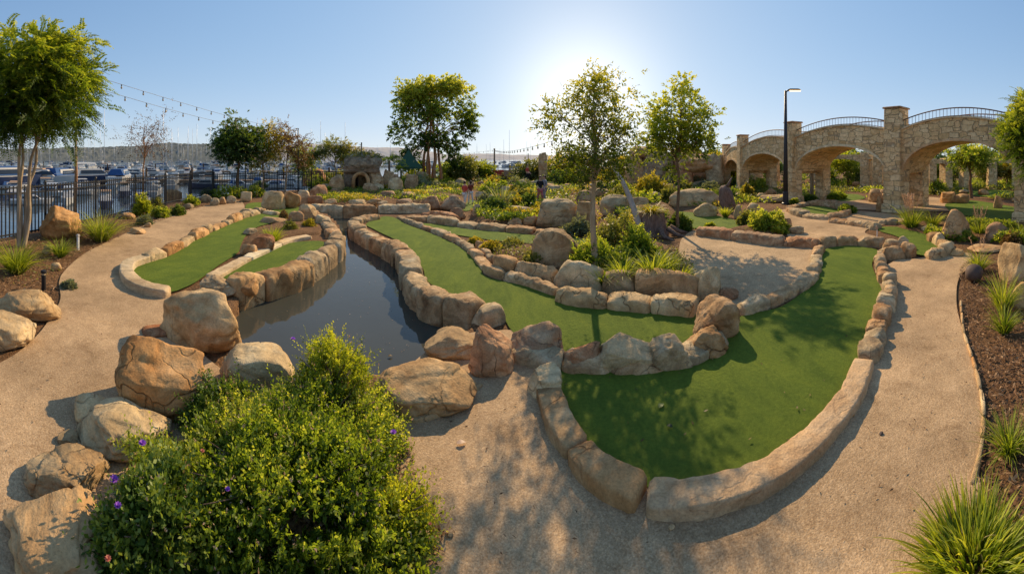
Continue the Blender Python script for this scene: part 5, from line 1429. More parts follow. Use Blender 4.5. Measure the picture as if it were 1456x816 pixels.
for i in range(5):
    a, b = piers[i], piers[i + 1]; na, nb = side_of(i), side_of(i + 1)
    n = 36; V = []; T = []; R_ = []
    L = (b - a).length; wa, wb = pwid[i] * .42 / L, pwid[i + 1] * .42 / L
    spr = [min(soff[i] * .56, 1.42)] * 2
    deckline = []; archline = []
    for k in range(n + 1):
        t = wa + (1 - wa - wb) * k / n; s = k / n
        p = a.lerp(b, t); nn = na.lerp(nb, t).normalized()
        zt = deck[i] + (deck[i + 1] - deck[i]) * s + rise[i] * (1 - (2 * s - 1) ** 2)
        e = min(1, abs(2 * s - 1) * 1.02)
        zb = spr[0] + (soff[i] - spr[0]) * math.sqrt(max(0, 1 - e ** 2.05))
        f0 = p + nn * (-.16) - o0; f1 = p + nn * (BW + .12) - o0
        V += [(f0.x, f0.y, zb), (f0.x, f0.y, zt), (f1.x, f1.y, zt), (f1.x, f1.y, zb)]
        deckline.append((f0, f1, zt, nn)); archline.append((f0, zb, nn))
    Fc = []
    for k in range(n):
        for j in range(4): Fc.append((k * 4 + j, k * 4 + (j + 1) % 4, k * 4 + 4 + (j + 1) % 4, k * 4 + 4 + j))
    Fc += [(3, 2, 1, 0), (n * 4, n * 4 + 1, n * 4 + 2, n * 4 + 3)]
    sp = mesh_obj('arch_span', V, Fc, M['masonry'], root, smooth=False)
    bm = bmesh.new(); bm.from_mesh(sp.data); bmesh.ops.recalc_face_normals(bm, faces=bm.faces); bm.to_mesh(sp.data); bm.free()
    # coping on top
    V = []
    for f0, f1, zt, nn in deckline:
        p0 = f0 - nn * .05; p1 = f1 + nn * .05
        V += [(p0.x, p0.y, zt + .003), (p0.x, p0.y, zt + .06), (p1.x, p1.y, zt + .06), (p1.x, p1.y, zt + .003)]
    cp = mesh_obj('coping', V, Fc, M['kerb'], root, smooth=False)
    bm = bmesh.new(); bm.from_mesh(cp.data); bmesh.ops.recalc_face_normals(bm, faces=bm.faces); bm.to_mesh(cp.data); bm.free()
    # pale voussoir ring, slightly proud of the wall
    V = []
    for (f0, zb, nn), (g0, g1, zt, _) in zip(archline, deckline):
        p0 = f0 - nn * .03; p1 = f0 + nn * .2
        V += [(p0.x, p0.y, zb - .004), (p0.x, p0.y, min(zb + .09, zt - .02)), (p1.x, p1.y, min(zb + .09, zt - .02)), (p1.x, p1.y, zb - .004)]
    ar = mesh_obj('arch_ring', V, Fc, M['kerb'], root, smooth=False)
    bm = bmesh.new(); bm.from_mesh(ar.data); bmesh.ops.recalc_face_normals(bm, faces=bm.faces); bm.to_mesh(ar.data); bm.free()
    for sd in (0, 1):
        rl = []
        for f0, f1, zt, nn in deckline:
            q = (f0 + nn * .10) if sd == 0 else (f1 - nn * .1); rl.append(Vector((q.x, q.y, zt + .36)))
        mb = MB(); mb.tube(rl, .022, 6); rail = mb.build('railing', M['rust_metal'], root, smooth=True)
        mb = MB(); mb.tube([p + Vector((0, 0, -.27)) for p in rl], .012, 5)
        nb_ = int(L / .16)
        for k in range(1, nb_):
            s = k / nb_ * n; j = min(int(s), n - 1); p = rl[j].lerp(rl[j + 1], s - j)
            mb.tube([p, p + Vector((0, 0, -.31))], .009, 4)
        mb.build('baluster_grille', M['rust_metal'], rail)

# second stone arcade further back
def arcade(label, pts, hgt, pw, top, soffit):
    root = empty('stone_arcade', pts[0]); tag(root, label, 'stone arcade'); o0 = root.location
    for i, p in enumerate(pts):
        q = p - o0; d = pts[min(i + 1, len(pts) - 1)] - pts[max(0, i - 1)]; rz = math.atan2(d.y, d.x)
        mb = MB(); mb.box((q.x, q.y, hgt / 2 - .1), (pw, pw, hgt + .2), rz, .95, .03); mb.build('pier', M['masonry'], root)
    for i in range(len(pts) - 1):
        a, b = pts[i] - o0, pts[i + 1] - o0; d = (b - a).normalized(); nn = Vector((-d.y, d.x, 0)); V = []; n = 18
        for k in range(n + 1):
            s = k / n; p = a.lerp(b, .06 + .88 * s); zb = 1.5 + (soffit - 1.5) * math.sqrt(max(0, 1 - (2 * s - 1) ** 2)); 
            for w, z in ((-.22, zb), (-.22, top), (.22, top), (.22, zb)): V.append((p.x + nn.x * w, p.y + nn.y * w, z))
        Fc = []
        for k in range(n):
            for j in range(4): Fc.append((k * 4 + j, k * 4 + (j + 1) % 4, k * 4 + 4 + (j + 1) % 4, k * 4 + 4 + j))
        Fc += [(3, 2, 1, 0), (n * 4, n * 4 + 1, n * 4 + 2, n * 4 + 3)]
        sp = mesh_obj('arch_span', V, Fc, M['masonry'], root, smooth=False)
        bm = bmesh.new(); bm.from_mesh(sp.data); bmesh.ops.recalc_face_normals(bm, faces=bm.faces); bm.to_mesh(sp.data); bm.free()
arcade('stone arcade with columns in the garden behind the bridge', [W(1076, 30), W(1100, 28), W(1128, 27), W(1160, 26), W(1232, 25), W(1250, 24), W(1290, 24), W(1318, 24)], 2.4, .7, 2.25, 1.95)
arcade('stone arcade on the lawn beyond the wide arch', [W(1322, 21), W(1345, 22), W(1372, 23), W(1410, 24), W(1445, 24)], 2.0, .6, 1.95, 1.7)

# ================================================================== LAMP POST
D_ = DD(290); root = empty('street_lamp', W(1117, D_)); tag(root, 'tall dark lamp post with a lit flat head in front of the bridge', 'street lamp')
zt = ZT(129, D_); u_, v_ = frame(1117)
mb = MB(); mb.tube([(0, 0, -.1), (0, 0, zt * .5), (0, 0, zt)], [.12, .085, .055], 14); mb.build('pole', M['dark_pole'], root, smooth=True)
mb = MB(); mb.lathe([(.17, -.02), (.17, .05), (.13, .08), (.125, .5), (.11, .55)], n=14); mb.build('base', M['dark_pole'], root)
mb = MB(); mb.tube([Vector((0, 0, zt - .05)), u_ * .12 + Vector((0, 0, zt + .02)), u_ * .25 + Vector((0, 0, zt + .03))], .035, 8); mb.build('arm', M['dark_pole'], root, smooth=True)
c = u_ * .38 + Vector((0, 0, zt + .05))
mb = MB(); mb.box((c.x, c.y, c.z), (.62, .26, .08), math.atan2(u_.y, u_.x), .7, .03); hd = mb.build('lamp_head', M['dark_pole'], root)
mb = MB(); mb.box((c.x + u_.x * .04, c.y + u_.y * .04, c.z - .052), (.46, .18, .03), math.atan2(u_.y, u_.x), 1.1, .01); mb.build('lens', M['lamp_lens'], hd)

# ================================================================== GROTTO
Dg = 21.0; sg = Dg / F; u_, v_ = frame(516)
root = empty('rock_grotto', W(516, Dg), -AZ(516)); tag(root, 'little rock grotto hut with an arched dark doorway and mossy roof', 'grotto')
def gro(name, cx, cz, w, h, d, dy, mat, seed, **kw):
    v, f = rock_verts(seed, (w, d, h), 5, kw.get('n', 3.4), .14, kw.get('fa', 7), .045, .03)
    return mesh_obj(name, v, f, M[mat], root, (cx, dy, cz))
gro('wall', -.80, .66, .78, 1.62, 1.3, .35, 'dark_rock', 1)
gro('wall', .70, .66, 1.12, 1.62, 1.3, .35, 'wall_stone', 2)
gro('wall', 0, .8, 2.1, 1.9, .6, 1.6, 'grey_rock', 3)
gro('lintel', -.05, 1.42, 2.15, .62, 1.25, .36, 'dark_rock', 4, n=5, fa=3)
gro('roof', .0, 1.74, 2.3, 1.3, 2.0, .6, 'dark_rock', 5, n=2.05, fa=1)
gro('boulder', .78, .2, .82, .8, .6, -.55, 'pale_rock', 6, n=2.4, fa=3)
mb = MB(); arc = [Vector((-.12 + .42 * cos(q), -.34, .72 + .42 * sin(q))) for q in np.linspace(pi, 0, 13)]
mb.tube([Vector((-.54, -.34, -.05))] + arc + [Vector((.30, -.34, -.05))], .11, 10); mb.build('door_arch', M['grey_rock'], root, smooth=True)
mb = MB(); mb.box((-.34, .12, .5), (.05, .5, 1.0), .3, 1, .01); dr_ = mb.build('door', M['dark_wood'], root)
v, f, t = shrub_geo(2.35, 1.8, .5, 520, .07, .04, 8, .14, 9); mesh_obj('moss_foliage', v, f, M['olive_leaf'], root, (.0, .5, 2.02), tint=t, smooth=False)
B('striped rock pillar beside the grotto wall', 551, 270, 20, 30, 'wall_stone', .8, crack=.06, n=3, D=21.3)

# green conical tent
D_ = 28; root = empty('garden_tent', W(581, D_)); tag(root, 'dark green pointed tent roof beside the big tree', 'tent')
mb = MB(); w_ = 40 * D_ / F / 2; zt = ZT(213, D_); zb = ZT(237, D_)
mb.lathe([(w_, zb - .15), (w_, zb), (w_ * .58, zb + (zt - zb) * .36), (w_ * .26, zb + (zt - zb) * .70), (.03, zt)], n=8); mb.build('canopy', M['green_canvas'], root)
for k in range(4):
    q = pi / 4 + k * pi / 2; m2 = MB(); m2.tube([(cos(q) * w_ * .85, sin(q) * w_ * .85, -.1), (cos(q) * w_ * .85, sin(q) * w_ * .85, zb - .2)], .035, 6); m2.build('pole', M['timber'], root)

# ================================================================== STRING LIGHTS AND POLES
def pole(label, x, D, topy, mat='timber', rad=.05):
    root = empty('light_pole', W(x, D)); tag(root, label, 'pole'); zt = ZT(topy, D)
    mb = MB(); mb.tube([(0, 0, -.2), (0, 0, zt)], [rad * 1.1, rad * .85], 10); mb.build('pole_shaft', M[mat], root, smooth=True)
    mb = MB(); mb.lathe([(rad * 1.05, zt), (rad * 1.1, zt + .04), (rad * .4, zt + .08)], n=10); mb.build('cap', M['black_metal'], root)
def string_lights(label, a, b, sag, nb):
    root = empty('string_lights', a); tag(root, label, 'string lights')
    pts = [a.lerp(b, t) - Vector((0, 0, sag * 4 * t * (1 - t))) - a for t in np.linspace(0, 1, 25)]
    mb = MB(); mb.tube(pts, .006, 5); mb.build('cable', M['black_metal'], root)
    for k in range(nb):
        t = (k + .5) / nb; i = int(t * 24); p = pts[i].lerp(pts[i + 1], t * 24 - i)
        mb = MB(); mb.lathe([(.012, 0), (.018, -.03), (.016, -.06)], tuple(p), 6); sk = mb.build('socket', M['black_metal'], root)
        mb = MB(); mb.lathe([(.014, -.06), (.03, -.085), (.03, -.11), (.012, -.135)], tuple(p), 8); mb.build('bulb', M['bulb'], sk, smooth=True)
pole('slim dark pole between the brownish airy tree and the small green tree', 424, 21.5, 184, 'black_metal', .035)
pole('wooden post with string lights before the distant hill', 703, 36, 212, 'timber', .09)
pole('short post behind the grotto roof', 514, 25, 204, 'timber', .05)
pole('thin far post left of the standing stone', 751, 42, 219, 'black_metal', .05)
pole('square short post near the far pier', 725, 44, 235, 'timber', .14)
string_lights('upper string of bulbs from the feathery tree to the slim dark pole', W(120, 10.2, ZT(104, 10.2)), W(424, 21.5, ZT(186, 21.5)), .25, 16)
string_lights('lower string of bulbs from the feathery tree to the slim dark pole', W(126, 10.2, ZT(122, 10.2)), W(424, 21.5, ZT(189, 21.5)), .35, 16)
string_lights('string of bulbs from the big broad tree to the wooden post', W(632, 30, ZT(216, 30)), W(703, 36, ZT(213, 36)), .15, 10)
string_lights('string of bulbs from the wooden post to the thin young tree', W(703, 36, ZT(213, 36)), W(806, 9.2, ZT(194, 9.2)), .25, 24)

# ================================================================== SMALL THINGS
root = empty('bollard_light', P(62, 411)); tag(root, 'short black bollard light in the mulch by the left path', 'bollard light')
mb = MB(); mb.lathe([(.035, -.05), (.035, .22)], n=14); mb.build('post', M['black_metal'], root)
mb = MB(); mb.lathe([(.03, .22), (.03, .245)], n=14); mb.build('lens', M['bulb'], root)
mb = MB(); mb.lathe([(.045, .245), (.045, .28), (.03, .29)], n=14); mb.build('cap', M['black_metal'], root)
root = empty('marker_post', P(111, 354)); tag(root, 'small pale wooden marker post among the grasses', 'marker post')
mb = MB(); mb.box((0, 0, .12), (.05, .05, .34), .3, .95, .008); mb.build('post', M['white_flag'], root)
mb = MB(); mb.box((0, 0, .30), (.075, .075, .05), .3, .8, .01); mb.build('cap', M['white_bark'], root)
v, f = rock_verts(5, (.30, .30, .28), 4, 2.1, .04, 0, .006); v[:, 2] += .12
tag(mesh_obj('stone_ball', v, f, M['dark_ball'], None, P(1391, 402) + Vector((.1, .1, 0))), 'dark brown round stone ball on the right mulch', 'stone ball')
root = empty('spotlight', P(905, 404, .1), .4); tag(root, 'little black garden spotlight under the planter bush', 'spotlight')
mb = MB(); mb.box((0, 0, .07), (.16, .12, .10), 0, .9, .015); mb.build('housing', M['black_metal'], root)
mb = MB(); mb.tube([(0, 0, -.1), (0, 0, .03)], .012, 6); mb.build('spike', M['black_metal'], root)
mb = MB(); mb.box((0, -.062, .07), (.11, .006, .06), 0); mb.build('lens', M['tinted_glass'], root)
root = empty('hole_marker', P(1247, 343), .2); tag(root, 'small white and orange hole marker at the top of the front green', 'hole marker')
mb = MB(); mb.tube([(0, 0, -.05), (0, 0, .3)], .012, 7); mb.build('pole_shaft', M['white_flag'], root)
mb = MB(); mb.box((0, 0, .33), (.07, .05, .10), 0, .8, .015); mb.build('marker_head', M['tan_canvas'], root)
def flat_leaf(label, name, x, y, z, L, w, mat, rz, t):
    n = 9; V = []
    for k in range(n):
        s = k / (n - 1); hw = w * math.sin(pi * s ** .8) * .5 + .002
        V += [(L * (s - .5), -hw, .006 + .008 * sin(3 * s)), (L * (s - .5), 0, .002 + .010 * sin(3 * s + .3)), (L * (s - .5), hw, .008 + .006 * sin(4 * s))]
    Fc = [(k * 3 + j, k * 3 + j + 1, k * 3 + 4 + j, k * 3 + 3 + j) for k in range(n - 1) for j in (0, 1)]
    o = mesh_obj(name, V, Fc, M[mat], None, P(x, y) + Vector((0, 0, z)), rz, tint=np.full(len(V), t)); tag(o, label, 'leaf')
flat_leaf('pale dry leaf lying on the gravel left of the front kerb', 'dry_leaf', 656, 633, .012, .07, .035, 'plume', .3, 1.0)
flat_leaf('dark fallen leaf on the front green', 'fallen_leaf', 952, 610, .016, .05, .03, 'dark_leaf', 2.2, .1)
flat_leaf('dull green fallen leaf on the front green near the divider', 'fallen_leaf', 940, 580, .016, .07, .04, 'dark_leaf', .6, .4)
flat_leaf('small pale leaf floating on the pond', 'floating_leaf', 555, 480, ZW + .01, .05, .03, 'brown_leaf', .6, .6)

# flat pebbles on the gravel
for k, (x, y, lab) in enumerate([(1213, 592, 'pale pebble lying at the outer foot of the smooth kerb'), (1253, 618, 'dark pebble on the gravel right of the smooth kerb'), (955, 752, 'grey pebble at the foot of the front kerb'), (640, 763, 'small pebble on the gravel near the bush')]):
    v, f = rock_verts(300 + k, (.035, .025, .018), 3, 2.4, .2, 3); v[:, 2] += .006
    tag(mesh_obj('pebble', v, f, M[['pale_rock', 'dark_ball', 'grey_rock', 'wall_stone'][k]], None, P(x, y) + Vector((0, 0, .004))), lab, 'pebble')

# ================================================================== PEOPLE (small, far)
def skin(name, verts, edges, radii, mat, parent, lv=2):
    me = bpy.data.meshes.new(name); me.from_pydata(verts, edges, []); me.update(); me.materials.append(mat)
    o = bpy.data.objects.new(name, me); col.objects.link(o); o.parent = parent
    o.modifiers.new('skin', 'SKIN'); s = o.modifiers.new('sub', 'SUBSURF'); s.levels = 1; s.render_levels = lv
    for i, (a, b) in enumerate(radii): me.skin_vertices[0].data[i].radius = (a, b)
    me.skin_vertices[0].data[0].use_root = True
    o.modifiers['skin'].use_smooth_shade = True
    return o
def person(label, x, yb, hgt, facing, shirt, legs, step=.1, arm=.3, long_hair=False, skirt=False, D=None):
    D = DD(yb) if D is None else D
    root = empty('person', W(x, D), facing); tag(root, label, 'person'); root.scale = (hgt / 1.7,) * 3
    # body: pelvis, spine, neck, head, legs, arms
    V = [(0, 0, .90), (0, 0, 1.10), (0, .01, 1.30), (0, .01, 1.42), (0, .0, 1.50), (0, -.02, 1.60), (0, -.01, 1.68),
         (.09, 0, .86), (.10, -step, .48), (.10, -step + .04, .08), (.10, -step - .10, .03),
         (-.09, 0, .86), (-.10, step, .48), (-.10, step + .06, .08), (-.10, step - .08, .03),
         (.18, .01, 1.38), (.23, .04, 1.12), (.22, -arm * .6, .95), (.21, -arm * .8, .86),
         (-.18, .01, 1.38), (-.23, .02, 1.12), (-.20, -arm * .9, 1.02), (-.16, -arm * 1.15, .98)]
    E = [(0, 1), (1, 2), (2, 3), (3, 4), (4, 5), (5, 6), (0, 7), (7, 8), (8, 9), (9, 10), (0, 11), (11, 12), (12, 13), (13, 14), (3, 15), (15, 16), (16, 17), (17, 18), (3, 19), (19, 20), (20, 21), (21, 22)]
    Rr = [(.13, .10), (.12, .09), (.14, .10), (.10, .08), (.05, .05), (.085, .095), (.075, .08), (.085, .085), (.06, .06), (.04, .04), (.035, .03),
          (.085, .085), (.06, .06), (.04, .04), (.035, .03), (.055, .055), (.042, .042), (.032, .032), (.035, .02), (.055, .055), (.042, .042), (.032, .032), (.035, .02)]
    skin('body', V, E, Rr, M['skin'], root)
    grow = 1.14
    iv = [0, 1, 2, 3, 15, 16, 19, 20]; mp = {k: i for i, k in enumerate(iv)}
    skin('shirt', [V[k] for k in iv], [(mp[a], mp[b]) for a, b in E if a in mp and b in mp], [(Rr[k][0] * grow, Rr[k][1] * grow) for k in iv], M[shirt], root)
    iv = [0, 7, 8, 9, 11, 12, 13]; mp = {k: i for i, k in enumerate(iv)}
    skin('trousers', [V[k] for k in iv], [(mp[a], mp[b]) for a, b in E if a in mp and b in mp], [(Rr[k][0] * (grow + .05), Rr[k][1] * (grow + .05)) for k in iv], M[legs], root)
    hv_, hf_ = ico(3); hv_ = hv_ * np.array([.098, .108, .10]) + np.array([0, .012, 1.655])
    hv_[:, 1] = np.where(hv_[:, 2] < 1.64, np.maximum(hv_[:, 1], .01), hv_[:, 1])
    if long_hair: hv_[:, 2] = np.where((hv_[:, 2] < 1.62), 1.62 + (hv_[:, 2] - 1.62) * 4.0, hv_[:, 2])
    mesh_obj('hair', hv_, hf_, M['hair'], root)
person('person in a red top and white trousers on the path by the far pond end', 661, 293, 1.02, 2.6, 'red_shirt', 'white_cloth')
person('person with long dark hair and maroon top beside the one in red', 669, 290, 1.0, -2.4, 'maroon_cloth', 'white_cloth', long_hair=True)
person('person in black with pinkish trousers in front of the standing stone', 768, 290, 1.2, .4, 'black_cloth', 'pink_cloth', long_hair=True)
person('person in a grey shirt beside the one in black', 774, 288, 1.2, -1.0, 'grey_cloth', 'grey_cloth')
person('person in a red shirt standing beyond the far lawn near the benches', 750, 262, 1.5, 1.0, 'red_shirt', 'black_cloth')
person('person in a yellow shirt under the far arcade', 1240, 266, 1.6, 1.4, 'yellow_cloth', 'black_cloth')

# far red benches / tables
for k, (x, yb, m, lab) in enumerate([(702, 256, 'red_shirt', 'low red bench below the wooden post'), (732, 257, 'tan_canvas', 'low orange bench right of the red one')]):
    root = empty('bench', P(x, yb), .2 * k); tag(root, lab, 'bench')
    mb = MB(); mb.box((0, 0, .44), (1.9, .45, .07), 0, 1, .01); mb.build('seat', M[m], root)
    mb = MB(); mb.box((0, .24, .72), (1.9, .06, .42), 0, 1, .01); mb.build('backrest', M[m], root)
    for sx in (-.75, .75):
        mb = MB(); mb.box((sx, 0, .2), (.08, .4, .42), 0); mb.build('leg', M['timber'], root)

# ================================================================== MARINA
def hull_geo(L, Bm, fb, bow=.5, n=14):
    V = []; Fc = []
    for k in range(n + 1):
        s = k / n; x = (s - .5) * L
        w = Bm / 2 * (1 - max(0, (s - .45) / .55) ** 2.2) * (.85 + .15 * min(1, s * 4))
        w = max(w, .02); sh = fb * (1 + .25 * s * s)
        V += [(x, -w, sh), (x + (.03 * L * s if s > .8 else 0) * -1, -w * .82, .25 * fb), (x * .97, -w * .35, -.25), (x * .97, w * .35, -.25), (x, w * .82, .25 * fb), (x, w, sh)]
    for k in range(n):
        for j in range(5): Fc.append((k * 6 + j, (k + 1) * 6 + j, (k + 1) * 6 + j + 1, k * 6 + j + 1))
        Fc.append((k * 6 + 5, (k + 1) * 6 + 5, (k + 1) * 6, k * 6))
    Fc.append((0, 1, 2, 3, 4, 5)); Fc.append(tuple(n * 6 + j for j in range(5, -1, -1)))
    return V, Fc
def loft_box(mb, x0, x1, w0, w1, z0, z1, rake0, rake1):
    mb.add([(x0, -w0, z0), (x1, -w0 * .9, z0), (x1, w0 * .9, z0), (x0, w0, z0), (x0 + rake0, -w1, z1), (x1 - rake1, -w1 * .9, z1), (x1 - rake1, w1 * .9, z1), (x0 + rake0, w1, z1)],
           [(3, 2, 1, 0), (4, 5, 6, 7), (0, 1, 5, 4), (1, 2, 6, 5), (2, 3, 7, 6), (3, 0, 4, 7)])
def sailboat(hullmat, covermat, mast=12.0, L=9.5):
    root = empty('sailing_boat', (0, 0, -1.5))
    V, Fc = hull_geo(L, 2.9, 1.0); mesh_obj('hull', V, Fc, M[hullmat], root, smooth=False)
    mb = MB(); loft_box(mb, -L * .22, L * .2, 1.0, .8, 1.05, 1.55, .1, .8); mb.build('cabin', M['cabin'], root)
    mb = MB(); loft_box(mb, -L * .18, L * .12, 1.012, .88, 1.2, 1.42, .05, .25); mb.build('window_band', M['tinted_glass'], root)
    mb = MB(); mb.tube([(L * .08, 0, .9), (L * .08, 0, mast)], [.09, .06], 7); ms = mb.build('mast', M['aluminium'], root, smooth=True)
    mb = MB(); mb.tube([(L * .08, -.9, mast * .62), (L * .08, .9, mast * .62)], .03, 5); mb.build('spreader', M['aluminium'], ms)
    mb = MB(); mb.tube([(L * .07, 0, 2.2), (-L * .18, 0, 2.3), (-L * .36, 0, 2.25)], [.14, .2, .12], 8); mb.build('sail_cover', M[covermat], root, smooth=True)
    return root
def motorboat(hullmat, topmat, L=9.0, fly=True):
    root = empty('motor_boat', (0, 0, -1.5))
    V, Fc = hull_geo(L, 3.1, 1.15); mesh_obj('hull', V, Fc, M[hullmat], root, smooth=False)
    mb = MB(); loft_box(mb, -L * .28, L * .22, 1.25, 1.0, 1.2, 2.1, .1, 1.2); mb.build('cabin', M['cabin'], root)
    mb = MB(); loft_box(mb, -L * .22, L * .17, 1.262, 1.06, 1.5, 1.92, .05, .55); mb.build('windscreen', M['tinted_glass'], root)
    mb = MB()
    if fly: loft_box(mb, -L * .3, L * .02, 1.15, 1.0, 2.75, 2.95, .05, .15)
    else: loft_box(mb, -L * .40, L * .10, 1.32, .75, 1.35, 2.25, .35, .9)
    mb.build('canopy', M[topmat], root)
    if fly:
        for sx in (-.26, -.04):
            for sy in (-.9, .9):
                mb = MB(); mb.tube([(L * sx, sy, 2.05), (L * sx, sy, 2.78)], .03, 5); mb.build('canopy_post', M['aluminium'], root)
    mb = MB(); mb.tube([(L * .2, -.95, 1.6), (L * .38, -.6, 1.75), (L * .47, 0, 1.85), (L * .38, .6, 1.75), (L * .2, .95, 1.6)], .025, 5); mb.build('bow_rail', M['aluminium'], root)
    return root
r_ = np.random.default_rng(12)
sproto = [sailboat('gelcoat', 'blue_canvas', 17), sailboat('gelcoat', 'tan_canvas', 14.5, 8.5), sailboat('navy_hull', 'blue_canvas', 19, 11)]
slab = ['white sailing boat with blue sail cover moored in the marina rows', 'white sailing boat with tan sail cover moored in the marina rows', 'navy hulled sailing boat moored in the marina rows']
mproto = [motorboat('gelcoat', 'gelcoat'), motorboat('gelcoat', 'blue_canvas', 7.5, False), motorboat('navy_hull', 'tan_canvas', 8.5)]
mlab = ['white motor cruiser with white hardtop moored in the marina rows', 'white motor boat under a blue canvas cover moored in the marina rows', 'navy motor cruiser with tan canopy moored in the marina rows']
used = [0] * 6
spots = []
for D, step in ((27, 3.0), (34, 3.1), (42, 3.2), (50, 3.5), (61, 3.9), (75, 4.3), (92, 4.8), (112, 5.4), (138, 6.4), (170, 7.6), (212, 9.6), (270, 12.0), (345, 15.0)):
    a = -1.46; a1 = -.44 if D > 36 else -.95
    while a < a1:
        spots.append((a, D + r_.normal() * D * .03)); a += step / D * r_.uniform(.8, 1.35)
for a, D in [(x_, y_) for y_ in (150, 220, 300) for x_ in np.linspace(-.36, .12, 14)]:
    spots.append((a + r_.normal() * .01, D * (1 + r_.normal() * .05)))
for i, (a, D) in enumerate(spots[:520]):
    if r_.uniform() < (.0 if D < 56 else .3 if D < 84 else .58 if D < 150 else .72): k = int(r_.choice(3, p=[.5, .32, .18])); proto, lab, idx = sproto[k], slab[k], k
    else: k = int(r_.choice(3, p=[.45, .35, .2])); proto, lab, idx = mproto[k], mlab[k], 3 + k
    o = proto if used[idx] == 0 else copy_tree(proto); used[idx] += 1
    o.location = (D * sin(a), D * cos(a), -1.5)
    o.rotation_euler.z = -a + r_.choice([0, pi]) + pi / 2 * (r_.uniform() < .7) + r_.normal() * .12
    s = r_.uniform(.72, 1.0) * (.5 if D < 56 else .64 if D < 90 else .85); o.scale = (s, s, s * r_.uniform(.9, 1.15))
    tag(o, lab, 'sailing boat' if idx < 3 else 'motor boat', lab.replace('white sailing boat', 'white sailing boats').replace('boat moored', 'boats moored'))
# named boats close to the fence
for (x, D, kind, rz, s, lab) in [
    (18, 44, motorboat('navy_hull', 'blue_canvas', 10, False), .5, 1.15, 'large boat under a dark blue canvas cover nearest the feathery tree'),
    (64, 46, motorboat('gelcoat', 'tan_canvas', 8, False), -.4, 1.0, 'boat with a raked dark windscreen right of the feathery tree trunk'),
    (92, 48, motorboat('gelcoat', 'blue_canvas', 8, False), .9, 1.0, 'boat with bright blue cover just left of the orange barked tree'),
    (132, 50, motorboat('navy_hull', 'gelcoat', 9), .3, 1.0, 'dark hulled cruiser with pale bow right of the orange barked tree'),
    (172, 52, motorboat('gelcoat', 'blue_canvas', 8, False), 1.3, .9, 'small covered boat behind the tall part of the iron fence')]:
    kind.location = W(x, D, -1.5); kind.rotation_euler.z = -AZ(x) + rz; kind.scale = (s, s, s); tag(kind, lab, 'motor boat')
# pontoons with piles
def pontoon(label, D, a0, a1):
    p, q = Vector((D * sin(a0), D * cos(a0), 0)), Vector((D * sin(a1), D * cos(a1), 0))
    root = empty('pontoon', (p + q) / 2 + Vector((0, 0, -1.5))); tag(root, label, 'pontoon')
    m = 16; V = []; Fc = []
    for k in range(m + 1):
        a = a0 + (a1 - a0) * k / m
        for d in (-1.0, 1.0):
            for z in (.1, .5): V.append(tuple(Vector(((D + d) * sin(a), (D + d) * cos(a), -1.5 + z)) - root.location))
    for k in range(m):
        for x_ in ((0, 1, 5, 4), (1, 3, 7, 5), (3, 2, 6, 7), (2, 0, 4, 6)): Fc.append(tuple(k * 4 + j for j in x_))
    mesh_obj('walkway', V, Fc, M['timber'], root, smooth=False)
    for k in range(0, m + 1, 2):
        a = a0 + (a1 - a0) * k / m; c = Vector(((D + 1.2) * sin(a), (D + 1.2) * cos(a), -1.5)) - root.location
        mb = MB(); mb.tube([c + Vector((0, 0, -.5)), c + Vector((0, 0, 2.2))], .14, 7); mb.build('pile', M['dark_wood'], root)
pontoon('long floating pontoon between the nearest rows of boats', 51, -1.5, -.5)
pontoon('floating pontoon further out among the boats', 87, -1.5, -.45)
pontoon('distant floating pontoon in the middle of the marina', 146, -1.45, -.1)
# far pier with railing seen beside the wooden post
root = empty('pier', W(718, 54, -1.5)); tag(root, 'long pier with railings on the water below the distant hill', 'pier')
u_, v_ = frame(718)
mb = MB(); mb.box((0, 0, 1.0), (16, 2.2, .3), -AZ(718)); mb.build('walkway', M['timber'], root)
for z in (1.75, 2.15):
    mb = MB(); mb.box((-v_.x * 1.0, -v_.y * 1.0, z), (16, .06, .06), -AZ(718)); mb.build('rail', M['grey_cloth'], root)
for k in range(17):
    c = u_ * (k - 8) - v_ * 1.0
    mb = MB(); mb.box((c.x, c.y, 1.1), (.09, .09, 3.4 if k % 4 == 0 else 2.1), -AZ(718)); mb.build('post', M['grey_cloth'], root)

# ================================================================== LIGHT, SKY, CAMERA
world = bpy.data.worlds.new('World'); scene.world = world; world.use_nodes = True
nt = world.node_tree; nt.nodes.clear()
out = nt.nodes.new('ShaderNodeOutputWorld'); bg = nt.nodes.new('ShaderNodeBackground')
sky = nt.nodes.new('ShaderNodeTexSky'); sky.sky_type = 'NISHITA'; sky.sun_disc = False
sky.sun_elevation = SUN_EL; sky.sun_rotation = SUN_AZ; sky.air_density = 1.0; sky.dust_density = .08; sky.ozone_density = 1.2; sky.altitude = 0
bg.inputs[1].default_value = 1.0
def wn(t, ins=None, **kw):
    d = nt.nodes.new('ShaderNode' + t)
    for k, v in kw.items(): setattr(d, k, v)
    for k, v in (ins or {}).items():
        if isinstance(v, bpy.types.NodeSocket): nt.links.new(v, d.inputs[k])
        else: d.inputs[k].default_value = v
    return d
SKY = 0.31
base = wn('VectorMath', {0: sky.outputs[0], 1: (SKY * .78, SKY * 1.0, SKY * 1.3)}, operation='MULTIPLY').outputs[0]
den = wn('VectorMath', {0: wn('VectorMath', {0: base, 1: (1.25, 1.05, .85)}, operation='MULTIPLY').outputs[0], 1: (1, 1, 1)}, operation='ADD').outputs[0]
comp = wn('VectorMath', {0: base, 1: den}, operation='DIVIDE').outputs[0]
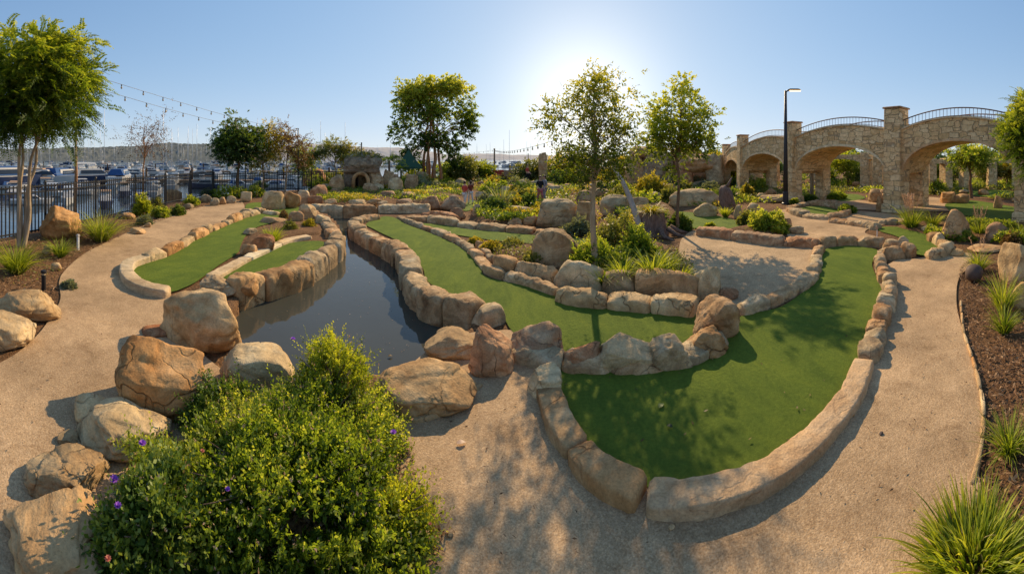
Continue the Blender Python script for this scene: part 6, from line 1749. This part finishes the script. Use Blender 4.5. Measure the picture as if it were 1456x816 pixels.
# warm aureole low around the sun's bearing (sea haze)
gl = Vector((sin(SUN_AZ) * cos(radians(9)), cos(SUN_AZ) * cos(radians(9)), sin(radians(9))))
tc = wn('TexCoord').outputs['Generated']
dot = wn('VectorMath', {0: wn('VectorMath', {0: tc}, operation='NORMALIZE').outputs[0], 1: tuple(gl)}, operation='DOT_PRODUCT').outputs['Value']
dot = wn('Math', {0: dot, 1: 0.0}, operation='MAXIMUM').outputs[0]
a1 = wn('Math', {0: dot, 1: 60.0}, operation='POWER').outputs[0]
a2 = wn('Math', {0: dot, 1: 9.0}, operation='POWER').outputs[0]
g1 = wn('VectorMath', {0: (.52, .42, .26)}, operation='SCALE'); nt.links.new(a1, g1.inputs['Scale'])
g2 = wn('VectorMath', {0: (.16, .13, .07)}, operation='SCALE'); nt.links.new(a2, g2.inputs['Scale'])
elv = wn('SeparateXYZ', {0: wn('VectorMath', {0: tc}, operation='NORMALIZE').outputs[0]}).outputs[2]
hz_ = wn('Math', {0: wn('Math', {0: 1.0, 1: wn('Math', {0: elv}, operation='ABSOLUTE').outputs[0]}, operation='SUBTRACT').outputs[0], 1: 12.0}, operation='POWER').outputs[0]
g3 = wn('VectorMath', {0: (.16, .12, .07)}, operation='SCALE'); nt.links.new(hz_, g3.inputs['Scale'])
comp = wn('VectorMath', {0: comp, 1: g3.outputs[0]}, operation='ADD').outputs[0]
tot = wn('VectorMath', {0: comp, 1: wn('VectorMath', {0: g1.outputs[0], 1: g2.outputs[0]}, operation='ADD').outputs[0]}, operation='ADD').outputs[0]
nt.links.new(tot, bg.inputs[0]); nt.links.new(bg.outputs[0], out.inputs[0])

sl = bpy.data.lights.new('sun', 'SUN'); sl.energy = 5.0; sl.angle = radians(.6); sl.color = (1.12, .87, .55)
so = bpy.data.objects.new('sun', sl); col.objects.link(so); so.rotation_euler = (-sun_dir).to_track_quat('-Z', 'Y').to_euler()

cam = bpy.data.cameras.new('camera'); co = bpy.data.objects.new('camera', cam); col.objects.link(co)
co.location = (0, 0, H); co.rotation_euler = (radians(90), 0, 0)
cam.type = 'PANO'; cam.panorama_type = 'CENTRAL_CYLINDRICAL'
cam.central_cylindrical_range_u_min = -X0 / F; cam.central_cylindrical_range_u_max = X0 / F
cam.central_cylindrical_range_v_min = -(816 - Y0) / F; cam.central_cylindrical_range_v_max = Y0 / F
cam.central_cylindrical_radius = 1.0
cam.clip_start = .05; cam.clip_end = 5000
scene.camera = co
scene.render.engine = 'CYCLES'
scene.cycles.use_denoising = True
scene.cycles.max_bounces = 8; scene.cycles.transparent_max_bounces = 4
scene.cycles.sample_clamp_indirect = 6.0
scene.view_settings.view_transform = 'Standard'; scene.view_settings.look = 'None'
scene.view_settings.exposure = 0; scene.view_settings.gamma = 1
